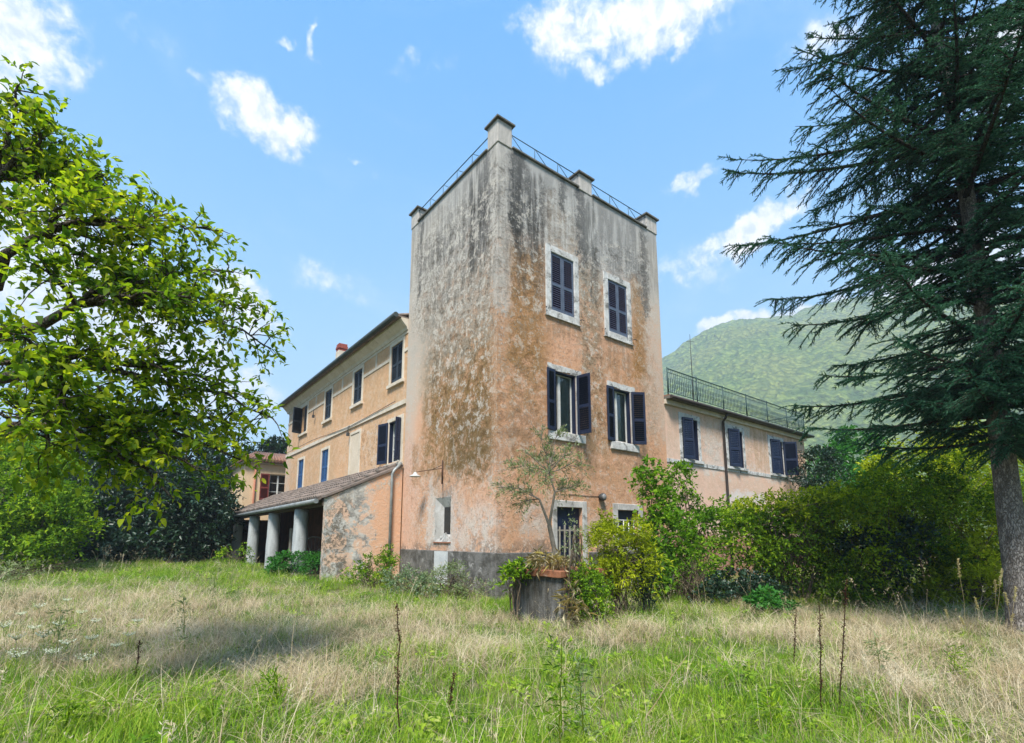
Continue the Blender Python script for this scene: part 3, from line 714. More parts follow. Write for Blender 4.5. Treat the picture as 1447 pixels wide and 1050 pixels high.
# wall lamp bracket on the left face
lb = thing('bracket_lamp', 'enamel shade lamp on a rusty iron bracket beside the narrow slit window', 'lamp', (0, 2.6, 3.0))
m = MB(); m.tube([(-.05, 0, .04), (-.05, 0, .74)], .022, 6); m.build('bracket_post', M_rust, lb)
m = MB(); m.tube([(-.05, 0, .50), (-.3, .50, .47), (-.45, .82, .44)], .011, 6); m.tube([(-.05, 0, .60), (-.2, .3, .49)], .01, 5); m.build('arm', M_rust, lb)
m = MB(); m.lathe([(.025, .44), (.05, .42), (.06, .38), (.165, .32), (.17, .30)], 18, (-.48, .86)); m.build('lamp_shade', simple('white_enamel', (.5, .5, .48), (.42, .42, .4), 6), lb)
m = MB(); m.tube([(-.02, 0, .04), (-.02, -.01, -.4)], .006, 4); m.build('cable', M_iron, lb)
sp = thing('wall_spotlight', 'small round dark bulkhead light between the door and the barred window', 'lamp', (3.8, 0, 2.68))
m = MB(); m.lathe([(.07, 0), (.1, .03), (.115, .1), (.11, .16), (.1, .17)], 16); m.build('lamp_body', M_iron, sp, (0, 0, 0), (math.pi/2, 0, 0))
m = MB(); m.lathe([(.095, .171), (.06, .19), (.01, .2)], 14); m.build('lens', simple('cloudy_lens', (.25, .25, .25), (.2, .2, .2), 4, .2), sp, (0, 0, 0), (math.pi/2, 0, 0))
m = MB(); m.tube([(-.08, -.01, .02), (-.5, -.012, .01), (-1.3, -.012, .02)], .007, 4); m.build('cable', M_iron, sp)
# pale pickets standing in front of the door
pk = thing('picket_gate', 'gate of thin pale pickets standing in the tower doorway', 'gate', (2.45, .05, .2))
pk.rotation_euler = (math.radians(1.0), 0, 0)
for i in range(4):
    m = MB(); m.box(-.30+i*.19, -.245+i*.19, 0, .02, .1, 1.60+.05*(i % 2), .006); m.build('picket', M_palewood, pk)
for z in (.45, 1.48): m = MB(); m.box(-.34, .46, .024, .04, z, z+.04, .003); m.build('cross_rail', M_palewood, pk)

# ------------------------------------------------------------------ LEFT WING
LX, LY0, LY1, LZ = .03, TY+.024, 20.5, 9.0
lw = thing('side_wing', 'long three storey orange wing with cream bands running left from the tower', 'building')
WB = [6.12, 9.82, 13.52, 17.4]
def U(y): return LY1-y
holes = []
for b_, w in zip(WB, (.92, .92, .92, 1.1)): holes.append((U(b_+w/2), U(b_-w/2), 7.03, 8.43))
holes.append((U(6.55), U(5.55), 4.1, 5.57))
for b_ in (13.55, 17.4): holes.append((U(b_+.47), U(b_-.47), 4.04, 5.55))
mb = MB(); wall(mb, (LX, LY1, 0), (0, -1, 0), (-1, 0, 0), (0, LY1-LY0), (-.4, LZ), holes, depth=.25)
LXB = 9.0
mb.poly(((LX, LY1, -.4), (LX, LY1, LZ), (LXB, LY1, LZ), (LXB, LY1, -.4))); mb.poly(((LXB, LY1, -.4), (LXB, LY1, LZ), (LXB, LY0, LZ), (LXB, LY0, -.4)))
mb.poly(((TX, LY0, -.4), (LXB, LY0, -.4), (LXB, LY0, LZ), (TX, LY0, LZ)))
mb.build('wall', M_wing, lw)
# cornice cove, gutter, hipped tile roof
m = MB()
pr = [(LX, 8.66), (LX-.05, 8.68), (LX-.09, 8.78), (LX-.26, 8.95), (LX-.30, 9.0), (LX-.30, 9.06), (LX+.1, 9.06)]
for (xa, za), (xb, zb) in zip(pr, pr[1:]): m.poly(((xa, LY1+.3, za), (xa, LY0, za), (xb, LY0, zb), (xb, LY1+.3, zb)))
m.poly([(x, LY1+.3, z) for x, z in reversed(pr)]); m.poly([(x, LY0, z) for x, z in pr])
m.build('cornice', M_cream, lw)
m = MB(); m.tube([(LX-.50, LY1+.45, 9.11), (LX-.50, LY0-.0, 9.11)], .095, 8); m.build('gutter', M_gutter, lw)
m = MB(); ex0, ex1, ey0, ey1, ez = LX-.42, LXB+.4, LY0, LY1+.42, 9.08; rx = 4.5
m.box(ex0, ex1, ey0, ey1, ez-.02, ez+.03)
R0, R1 = (rx, ey0, 10.6), (rx, ey1-4.4, 10.6)
A0, A1, B0, B1 = (ex0, ey0, ez+.03), (ex0, ey1, ez+.03), (ex1, ey0, ez+.03), (ex1, ey1, ez+.03)
m.poly((A1, A0, R0, R1)); m.poly((B0, B1, R1, R0)); m.poly((B1, A1, R1)); m.build('roof', M_tilegrey, lw)
m = MB(); 
for i in range(64):
    y = ey0+.1+i*(ey1-ey0-.2)/64; m.tube([(ex0+.04, y, ez+.05), (ex0+.6, y, ez+.24)], .07, 5)
tag(m.build('tile_row', M_tilegrey, lw), kind='stuff')
# bands, frames, shutters
def lbox(name, mat, y0, y1, x0, x1, z0, z1, parent=lw, j=.003):
    m = MB(); m.box(x0, x1, y0, y1, z0, z1, j); return m.build(name, mat, parent)
lbox('string_course', M_cream, LY0, LY1+.03, LX-.05, LX+.01, 6.03, 6.19); 
lbox('upper_band', M_cream, LY0, LY1+.02, LX-.028, LX+.01, 8.57, 8.655)
edges = [LY0]+[v for b_, w in zip(WB, (.92, .92, .92, 1.1)) for v in (b_-w/2-.16, b_+w/2+.16)]+[LY1+.01]
for k in range(0, len(edges), 2):
    y0, y1 = edges[k], edges[k+1]
    lbox('lower_band', M_cream, y0, y1, LX-.026, LX+.01, 7.93, 8.05)
    if 0 < k < len(edges)-2: lbox('band_post', M_cream, (y0+y1)/2-.06, (y0+y1)/2+.06, LX-.024, LX+.01, 8.052, 8.568)
def lframe(b_, w, z0, z1, ts=.15, tt=.135, name='window_frame'):
    m = MB()
    m.box(LX-.03, LX+.02, b_-w/2-ts, b_-w/2, z0-.05, z1+tt-.003, .003); m.box(LX-.03, LX+.02, b_+w/2, b_+w/2+ts, z0-.05, z1+tt-.003, .003)
    m.box(LX-.034, LX+.02, b_-w/2+.002, b_+w/2-.002, z1, z1+tt-.004, .003)
    o = bevel(m.build(name, M_cream, lw), .008)
    s = MB(); s.box(LX-.09, LX+.02, b_-w/2-ts-.04, b_+w/2+ts+.04, z0-.17, z0-.052, .003); s.build('sill', M_cream, o)
    return o
def lpair(b_, w, z0, z1, mat, a0=0, a1=0, single=True):
    hh = z1-z0
    shutter(lw, (LX+.03, b_+w/2, z0), ROT_L+math.radians(a0), w/2-.004, hh, mat, mat, 1, single)
    shutter(lw, (LX+.03, b_-w/2, z0), ROT_L+math.radians(a1), w/2-.004, hh, mat, mat, -1, single)
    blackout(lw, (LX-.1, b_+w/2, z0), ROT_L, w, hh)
for i, (b_, w) in enumerate(zip(WB, (.92, .92, .92, 1.1))):
    lframe(b_, w, 7.03, 8.43)
    lpair(b_, w, 7.03, 8.43, M_green, -70 if i == 3 else 0, 0, False)
for b_ in (13.55, 17.4):
    lframe(b_, .94, 4.04, 5.55); lpair(b_, .94, 4.04, 5.55, M_blue, 0, 0, False)
# blind window: a cream panel framed in plaster
o = lframe(9.82, .94, 4.04, 5.72, .13, .12, 'blind_window'); lbox('panel', simple('blind_panel_plaster', (.62, .52, .40), (.56, .46, .34), 2), 9.36, 10.28, LX-.008, LX+.01, 4.05, 5.71, o)
# open window by the tower
lframe(6.05, 1.0, 4.1, 5.57)
casement(lw, (LX, 6.55, 4.1), ROT_L, 1.0, 1.47); blackout(lw, (LX, 6.55, 4.1), ROT_L, 1.0, 1.47)
shutter(lw, (LX-.06, 6.57, 4.1), ROT_L+math.radians(-168), .56, 1.48, M_navy, M_navy, 1, False)
shutter(lw, (LX-.06, 5.53, 4.1), ROT_L+math.radians(100), .20, 1.48, M_navy, M_navy, -1, False)
for y, z in ((10.4, 6.02), (15.4, 7.75)):
    k = MB(); k.tube([(LX-.05, y, z-.2), (LX-.12, y, z-.15), (LX-.12, y, z+.1), (LX-.05, y, z+.12)], .018, 5); k.box(LX-.17, LX-.07, y-.05, y+.05, z-.32, z-.18); k.build('wire_bracket', M_iron, lw)
k = MB(); k.tube([(LX-.08, 20.4, 6.26), (LX-.07, 15.4, 6.3), (LX-.07, 10.4, 6.1), (LX-.07, 6, 6.25)], .012, 4); k.build('cable', M_iron, lw)
# chimney
cp = at(482, 512, 29.5)
m = MB(); m.box(cp[0]-.26, cp[0]+.26, cp[1]-.26, cp[1]+.26, 9.4, cp[2]+.62, .01); o = m.build('chimney', M_cream, lw)
m = MB()
for k in range(3): m.box(cp[0]-.24-.03*(k % 2), cp[0]+.24+.03*(k % 2), cp[1]-.24-.03*(k % 2), cp[1]+.24+.03*(k % 2), cp[2]+.622+k*.15, cp[2]+.768+k*.15, .01)
m.build('chimney_pot', M_brick, o)

# ------------------------------------------------------------------ PORCH (lean-to on columns)
po = thing('porch', 'lean-to porch with clay tile roof on thick round grey columns below the orange wing', 'porch')
PZ0, PZ1, PX0, PX1, PY0, PY1 = 2.62, 3.93, -2.62, LX-.01, 5.62, 22.0
GZ = .3
# end wall by the tower: profile follows the roof slope
m = MB(); t0, t1 = TY+.04, TY+.36
prof = [(-.026, 0), (-2.45, 0), (-2.45, 2.70), (-.026, 3.83)]
sub = []
m.poly([(x, t0, z) for x, z in reversed(prof)]); m.poly([(x, t1, z) for x, z in prof])
for i in range(4):
    (xa, za), (xb, zb) = prof[i], prof[(i+1) % 4]; m.poly(((xa, t0, za), (xa, t1, za), (xb, t1, zb), (xb, t0, zb)))
m.build('end_wall', M_endwall, po)
m = MB(); m.poly(((-.026, t0-.05, 3.84), (-2.52, t0-.05, 2.70), (-2.52, t1+.04, 2.70), (-.026, t1+.04, 3.84))); m.poly(((-.026, t0-.05, 3.84), (-.026, t0-.05, 3.92), (-2.52, t0-.05, 2.78), (-2.52, t0-.05, 2.70)))
m.poly(((-.026, t0-.05, 3.92), (-.026, t1+.04, 3.92), (-2.52, t1+.04, 2.78), (-2.52, t0-.05, 2.78))); m.poly(((-2.52, t0-.05, 2.70), (-2.52, t0-.05, 2.78), (-2.52, t1+.04, 2.78), (-2.52, t1+.04, 2.70)))
m.build('wall_capping', M_tilegrey, po)
# roof slab, tiles, gutter, rafters, beam
m = MB(); th = .06
m.poly(((PX0, PY0, PZ0), (PX1, PY0, PZ1), (PX1, PY1, PZ1), (PX0, PY1, PZ0))[::-1]); m.poly(((PX0, PY0, PZ0+th), (PX0, PY1, PZ0+th), (PX1, PY1, PZ1+th), (PX1, PY0, PZ1+th))[::-1])
m.poly(((PX0, PY0, PZ0), (PX0, PY1, PZ0), (PX0, PY1, PZ0+th), (PX0, PY0, PZ0+th))); m.poly(((PX0, PY0, PZ0), (PX0, PY0, PZ0+th), (PX1, PY0, PZ1+th), (PX1, PY0, PZ1)))
m.poly(((PX0, PY1, PZ0), (PX1, PY1, PZ1), (PX1, PY1, PZ1+th), (PX0, PY1, PZ0+th))); m.build('roof', M_tilegrey, po)
m = MB(); ny = 76; nx = 7
for i in range(ny):
    y = PY0+.1+(PY1-PY0-.2)*i/(ny-1)
    for k in range(nx):
        f0, f1 = k/nx, (k+1.06)/nx
        xa, xb = PX0+(PX1-PX0)*f0, PX0+(PX1-PX0)*min(f1, 1); za, zb = PZ0+(PZ1-PZ0)*f0+th+.03, PZ0+(PZ1-PZ0)*min(f1, 1)+th+.005
        jz = random.uniform(-.012, .012); jy = random.uniform(-.012, .012)
        m.tube([(xa-.02, y+jy, za+jz), (xb, y+jy, zb+jz)], [.078, .062], 6)
tag(m.build('roof_tile', M_tilegrey, po), kind='stuff')
m = MB(); m.tube([(PX0-.06, PY0-.05, PZ0-.02), (PX0-.06, PY1+.05, PZ0-.05)], .075, 8); m.build('gutter', M_zinc, po)
lbox('beam', M_timber, t1, PY1, -2.46, -2.24, 2.47, 2.66, po, .008)
for i in range(24):
    y = PY0+.35+i*(PY1-PY0-.6)/23
    m = MB(); m.poly(((PX0+.04, y-.05, PZ0-.085), (PX1, y-.05, PZ1-.085), (PX1, y+.05, PZ1-.085), (PX0+.04, y+.05, PZ0-.085))[::-1]); m.poly(((PX0+.04, y-.05, PZ0-.085), (PX0+.04, y-.05, PZ0), (PX1, y-.05, PZ1), (PX1, y-.05, PZ1-.085))); m.poly(((PX0+.04, y+.05, PZ0-.085), (PX1, y+.05, PZ1-.085), (PX1, y+.05, PZ1), (PX0+.04, y+.05, PZ0)))
    m.build('rafter', M_timber, po)
for y, r0 in ((8.2, .245), (11.95, .24), (15.6, .235), (19.4, .23)):
    m = MB(); pf = []
    gz = float(ground_z(-2.35, y))-.15
    for k in range(11): z = gz+(2.47-gz)*k/10; pf.append((r0*(1.03-.10*(k/10)**1.5)+random.uniform(-.006, .006), z))
    pf.append((r0*.86, 2.469))
    m.lathe(pf, 22, (-2.35, y)); m.build('column', M_column, po)
# back wall paint and far end wall inside the porch
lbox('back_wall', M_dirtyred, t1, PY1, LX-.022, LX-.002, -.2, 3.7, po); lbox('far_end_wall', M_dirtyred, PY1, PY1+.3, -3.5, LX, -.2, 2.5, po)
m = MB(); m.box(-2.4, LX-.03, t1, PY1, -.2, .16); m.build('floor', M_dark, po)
# downpipe on the end wall
m = MB(); m.tube([(-.42, t0-.07, .15), (-.42, t0-.07, 3.55), (-.36, t0-.07, 3.68), (-.1, t0-.05, 3.95)], .05, 8); m.build('downpipe', M_zinc, po)
# stored furniture in the shade
ch = thing('peacock_chair', 'old round backed rattan chair standing behind the porch columns', 'chair', (-1.3, 9.75, .16), math.radians(150))
m = MB(); m.lathe([(.26, .38), (.30, .40), (.30, .44), (.26, .46)], 16); m.build('seat', M_rattan, ch)
m = MB(); pts = [(.42*math.cos(a), .28+.05*math.sin(a), .95+.42*math.sin(a)) for a in np.linspace(-.9, math.pi+.9, 20)]; m.tube(pts, .025, 6); m.build('back_hoop', M_rattan, ch)
for k in range(7):
    a = math.radians(20+k*23.3); m = MB(); m.tube([(.05*math.cos(a), .26, .5), (.41*math.cos(a), .28, .95+.41*math.sin(a))], .01, 5); m.build('back_spoke', M_rattan, ch)
for sx, sy in ((-1, -1), (1, -1), (1, 1), (-1, 1)): m = MB(); m.tube([(.2*sx, .2*sy, .4), (.25*sx, .25*sy, 0)], .02, 6); m.build('leg', M_rattan, ch)
wf = thing('timber_trestle', 'pale timber trestle leaning upright between two porch columns', 'trestle', (-1.9, 11.0, .16), math.radians(70))
for x in (-.35, .35): m = MB(); m.box(x-.04, x+.04, -.04, .04, 0, 1.7, .004); m.build('post', M_palewood, wf)
for z in (.55, .75): m = MB(); m.box(-.5, .5, -.07, -.042, z, z+.1, .004); m.build('cross_board', M_palewood, wf)
bx = thing('wooden_chair', 'plain wooden chair beside the rattan chair in the dark porch', 'chair', (-1.7, 9.0, .16), math.radians(200))
m = MB(); m.box(-.22, .22, -.2, .2, .43, .47); m.build('seat', M_palewood, bx)
for sx, sy, h_ in ((-1, -1, .43), (1, -1, .43), (-1, 1, .95), (1, 1, .95)): m = MB(); m.box(.19*sx-.02, .19*sx+.02, .18*sy-.02, .18*sy+.02, 0, h_, .002); m.build('leg', M_palewood, bx)
m = MB(); m.box(-.17, .17, .17, .19, .6, .9); m.build('backrest', M_palewood, bx)

# ------------------------------------------------------------------ RIGHT WING
rw = thing('rear_wing', 'low pink wing with roof terrace and navy shutters on the right of the tower', 'building')
RY, RX0, RX1, RZ = .04, TX+.024, 18.4, 6.25
RW = [(8.74, 1.02), (11.92, 1.14), (15.45, 1.18)]
holes = [(c-w/2, c+w/2, 4.26, 5.78) for c, w in RW]
mb = MB(); wall(mb, (0, RY, 0), (1, 0, 0), (0, -1, 0), (RX0, RX1), (-.5, RZ), holes, depth=.25)
mb.poly(((RX1, RY, -.5), (RX1, 9, -.5), (RX1, 9, RZ), (RX1, RY, RZ))); mb.poly(((RX1, 9, -.5), (LXB, 9, -.5), (LXB, 9, RZ), (RX1, 9, RZ)))
mb.build('wall', M_rear, rw)
def rbox(name, mat, x0, x1, y0, y1, z0, z1, parent=rw, j=.003):
    m = MB(); m.box(x0, x1, y0, y1, z0, z1, j); return m.build(name, mat, parent)
rbox('cornice', M_cream, RX0, RX1+.08, RY-.10, RY+.1, 6.10, RZ+.01)
rbox('eave', M_coping, RX0, RX1+.30, RY-.28, 9.3, RZ+.012, 6.36)
m = MB(); m.tube([(RX0, RY-.32, 6.31), (RX1+.32, RY-.32, 6.31)], .065, 8); m.build('gutter', M_brownpipe, rw)
rbox('terrace_floor', M_tile, RX0, RX1+.2, RY-.24, 9.0, 6.361, 6.40)
rbox('sill_band', M_stone, RX0, RX1+.01, RY-.028, RY+.01, 4.06, 4.20)
m = MB(); m.tube([(10.9, RY-.30, 6.26), (10.92, RY-.2, 6.1), (10.95, RY-.08, 5.98), (10.95, RY-.08, 3.2), (10.95, RY-.08, .1)], .05, 8); m.build('downpipe', M_brownpipe, rw)
for i, (c, w) in enumerate(RW):
    f = MB(); u0, u1, z0, z1 = c-w/2, c+w/2, 4.26, 5.78
    frame_ring(f, u0, u1, z0, z1, .17, .17, 0, RY-.022, RY+.02); bevel(f.build('window_frame', M_stone, rw), .008)
    rbox('sill', M_stone, u0-.2, u1+.2, RY-.09, RY+.02, z0-.1, z0-.002)
    casement(rw, (u0, RY, z0), 0, w, z1-z0, cloth=(i > 0)); blackout(rw, (u0, RY, z0), 0, w, z1-z0)
    la, ra = ((12, 0), (16, 0), (14, 138))[i]
    shutter(rw, (u0, RY-.05, z0), -math.radians(la), w/2, z1-z0, M_navy, M_navy, 1, False)
    if ra: shutter(rw, (u1, RY-.05, z0), math.radians(ra), w/2, z1-z0, M_navy, M_navy, -1, False)
tr = thing('terrace_railing', 'ornate wrought iron railing along the roof terrace edge of the low pink wing', 'railing', (RX0, RY-.20, 6.40))
ln = 10.85
for z, r_ in ((.93, .022), (.80, .010), (.10, .013)):
    m = MB(); m.tube([(0, 0, z), (ln, 0, z)], r_, 6); m.build('rail', M_greeniron, tr)
    m = MB(); m.tube([(ln, 0, z), (ln, 6, z)], r_, 6); m.build('rail', M_greeniron, tr)
for i in range(7): m = MB(); m.tube([(i*ln/6, 0, 0), (i*ln/6, 0, .98)], .022, 6); m.build('post', M_greeniron, tr)
b = MB(); b.tube([(0, 0, .10), (0, 0, .80)], .009, 4)
b.tube([(0, 0, .62), (.035, 0, .58), (.035, 0, .48), (0, 0, .44), (-.035, 0, .40), (-.035, 0, .30), (0, 0, .26)], .007, 4)
b.tube([(.0, 0, .80), (.05, 0, .865), (.0, 0, .93)], .006, 4)
bm_ = b.mesh('bar', M_greeniron)
for i in range(98): link('bar', bm_, tr, ((i+.5)*ln/98, 0, 0))
for i in range(40): link('bar', bm_, tr, (ln, (i+.5)*.15, 0), (0, 0, math.pi/2))
an = thing('aerial_mast', 'thin grey aerial mast standing on the roof terrace behind the railing', 'aerial', (12.6, 2.2, 6.40))
m = MB(); m.tube([(0, 0, 0), (0, 0, 3.1), (.0, 0, 4.35)], [.022, .018, .010], 6); m.build('mast', M_iron, an)
m = MB(); m.tube([(-.15, .1, 4.0), (.15, -.1, 4.0)], .008, 4); m.build('aerial_arm', M_iron, an)

# ------------------------------------------------------------------ cream annex behind the far end of the wing
ax = thing('annex_house', 'small cream house with clay tile roof and red shutter beyond the porch', 'house', (0, 24.6, 0))
mb = MB(); wall(mb, (0, 0, 0), (1, 0, 0), (0, -1, 0), (-1.35, 6), (0, 6.1), [(.12, 1.16, 3.85, 5.52)], depth=.2)
mb.poly(((-1.35, 0, 0), (-1.35, 0, 6.1), (-1.35, 7, 6.1), (-1.35, 7, 0))); mb.poly(((6, 0, 0), (6, 7, 0), (6, 7, 6.1), (6, 0, 6.1))); mb.build('wall', M_annex, ax)
m = MB(); m.box(-1.5, 6.1, -.14, 7.1, 6.1, 6.2); m.build('cornice', M_cream, ax)
m = MB(); m.box(-1.62, 6.2, -.3, 7.2, 6.2, 6.27); m.poly(((-1.62, -.3, 6.272), (6.2, -.3, 6.272), (4.5, 3.4, 7.3), (.3, 3.4, 7.3))); m.poly(((-1.62, 7.2, 6.272), (-1.62, -.3, 6.272), (.3, 3.4, 7.3))); m.build('roof', M_tile, ax)
m = MB()
for i in range(40): x = -1.55+i*.195; m.tube([(x, -.36, 6.33), (x*.6+.8, 3.3, 7.33)], .085, 6)
tag(m.build('tile_row', M_tile, ax), kind='stuff')
casement(ax, (.12, 0, 3.85), 0, 1.04, 1.67, cloth=False, reveal_strips=False); blackout(ax, (.12, -.1, 3.85), 0, 1.04, 1.67)
shutter(ax, (.10, -.05, 3.85), math.pi-.08, .52, 1.67, M_red, M_red, 1, False)
m = MB(); m.tube([(-.75, -.07, .2), (-.75, -.07, 6.0)], .06, 8); m.build('downpipe', simple('orange_pipe', (.40, .17, .10), (.36, .15, .09), 4), ax)

# ------------------------------------------------------------------ planter with the olive tree
pl = thing('planter_box', 'mossy square concrete planter with terracotta rim before the tower door', 'planter', (-.72, -2.98, -.05), math.radians(4))
m = MB(); hw = .60
for x0, x1, y0, y1 in ((-hw, hw, -hw, -hw+.1), (-hw, hw, hw-.1, hw), (-hw, -hw+.1, -hw+.1, hw-.1), (hw-.1, hw, -hw+.1, hw-.1)): m.box(x0, x1, y0, y1, 0, .86, .002)
m.build('basin', M_concrete, pl)
n = 5
for side in range(4):
    for k in range(n):
        a0 = -hw-.06+k*(2*hw+.0)/n; a1 = a0+(2*hw)/n-.006
        m = MB()
        if side == 0: m.box(a0, a1, -hw-.06, -hw+.14, .862, .98, .006)
        if side == 1: m.box(hw-.14, hw+.06, a0, a1, .862, .98, .006)
        if side == 2: m.box(-a1, -a0, hw-.14, hw+.06, .862, .98, .006)
        if side == 3: m.box(-hw-.06, -hw+.14, -a1, -a0, .862, .98, .006)
        bevel(m.build('tile', M_terracotta, pl), .01)
m = MB(); m.box(-hw+.1, hw-.1, -hw+.1, hw-.1, .5, .84); m.build('soil', M_soil, pl)
# ------------------------------------------------------------------ plants: tools
def wob(p, s, seed):
    """cheap smooth 3-D noise, about -1..1"""
    a = np.sin(p[:, 0]*s*1.7+seed*1.3+1.9*np.sin(p[:, 1]*s*.9+seed)); b = np.sin(p[:, 1]*s*1.9+seed*2.1+1.7*np.sin(p[:, 2]*s*1.1+seed*.7)); c = np.sin(p[:, 2]*s*2.1+seed*.4+1.5*np.sin(p[:, 0]*s*.8+seed*1.9))
    return (a+b+c)/3
def sprig_leaves(C, D, k, tl, L, W, r, fine=False, droop=.25, spread=1.0):
    """k leaves set along a twig of length tl at each centre C pointing along D"""
    n = len(C); D = unit(D)
    t = np.linspace(.1, 1.0, k)[None, :, None]*tl*r.uniform(.6, 1.2, (n, 1, 1))
    bend = np.array([0, 0, -1.0])*(t**2)*.55/tl
    P = C[:, None]+D[:, None]*t+bend+r.normal(0, .012, (n, k, 3))
    rnd_ = r.normal(0, 1, (n, k, 3)); d = unit(D[:, None]*.75+unit(rnd_)*spread+np.array([0, 0, .12]))
    P = P.reshape(-1, 3); d = d.reshape(-1, 3)
    sz = r.uniform(.5, 1.35, len(P))
    return leaf_arrays(P, d, L*sz, W*sz, fine, r, droop)
def curve_pts(a, b, k, sag, jit, r):
    a = np.asarray(a, float); b = np.asarray(b, float); t = np.linspace(0, 1, k)[:, None]
    L = np.linalg.norm(b-a); p = a+(b-a)*t; p[:, 2] += sag*L*(4*t*(1-t))[:, 0]
    j = r.normal(0, jit*L, (k, 3)); j[0] = 0; j[-1] = 0
    return p+j
def shrub(name, label, cat, lobes, n, mat, L, W, seed, group=None, stems=8, k=9, tl=.35, base=None, stemmat=None, gap=-.25, spread=1.0, base_r=.25, fine=False, up=.25, droop=.25):
    """lobes: (px, py, depth, rx_px, ry_px[, thickness]) places of the foliage masses"""
    r = np.random.default_rng(seed)
    Ls = []
    for lb_ in lobes:
        px, py, dp, rx, ry = lb_[:5]; s = dp/FPX
        Ls.append((at(px, py, dp), rx*s, (lb_[5] if len(lb_) > 5 else max(rx, ry)*.8)*s if len(lb_) <= 5 else lb_[5], ry*s))
    if base is None:
        c0 = Ls[0][0]; base = (c0[0], c0[1])
    bx_, by_ = base; bz = float(ground_z(bx_, by_))
    root = thing(name, label, cat, (bx_, by_, bz), 0, group)
    off = np.array([bx_, by_, bz])
    vol = np.array([l[1]*l[3] for l in Ls]); vol = vol/vol.sum()
    pick = r.choice(len(Ls), n*3, p=vol)
    v = unit(r.normal(0, 1, (n*3, 3))); rad = r.uniform(.15, 1, n*3)**.45
    cen = np.array([l[0] for l in Ls])[pick]
    a_ = np.array([l[1] for l in Ls])[pick]; b_ = np.array([l[2] for l in Ls])[pick]; c_ = np.array([l[3] for l in Ls])[pick]
    bump_ = 1+.22*wob(v*2.0+cen, 1.6, seed)
    loc = v*(rad*bump_)[:, None]
    P = cen+cR*(loc[:, :1]*a_[:, None])+np.array([math.cos(CAM_H), math.sin(CAM_H), 0])*(loc[:, 1:2]*b_[:, None])+np.array([0, 0, 1.0])*(loc[:, 2:]*c_[:, None])
    keep = (wob(P, 2.4/max(.5, np.mean(a_)), seed+3) > gap) & (P[:, 2] > ground_z(P[:, 0], P[:, 1])+.03)
    P = P[keep][:n]; out = (P-cen[keep][:n])
    D = unit(unit(out)*.9+np.array([0, 0, up])+r.normal(0, .45, (len(P), 3)))
    V, F, R = sprig_leaves(P-off, D, k, tl, L, W, r, fine, droop, spread)
    link('foliage', tri_mesh('foliage', V, F, mat, R), root)
    m = MB(); sel = r.permutation(len(P))[:max(stems*5, 1)]
    for i in range(stems):
        a = r.uniform(0, 2*math.pi); b0 = np.array([base_r*math.cos(a)*r.uniform(.2, 1), base_r*math.sin(a)*r.uniform(.2, 1), -.1])
        e = P[sel[i]]-off; pts = curve_pts(b0, e, 6, .08, .03, r); rr = .012+.006*np.linalg.norm(e)
        m.tube(pts, np.linspace(rr, .005, 6), 5, False)
        for q in sel[stems+i*3:stems+i*3+3]:
            j = int(r.integers(2, 5)); m.tube(curve_pts(pts[j], P[q]-off, 4, .06, .03, r), np.linspace(rr*.5, .004, 4), 4, False)
    if stems: m.build('stem', stemmat or M_stem, root)
    return root

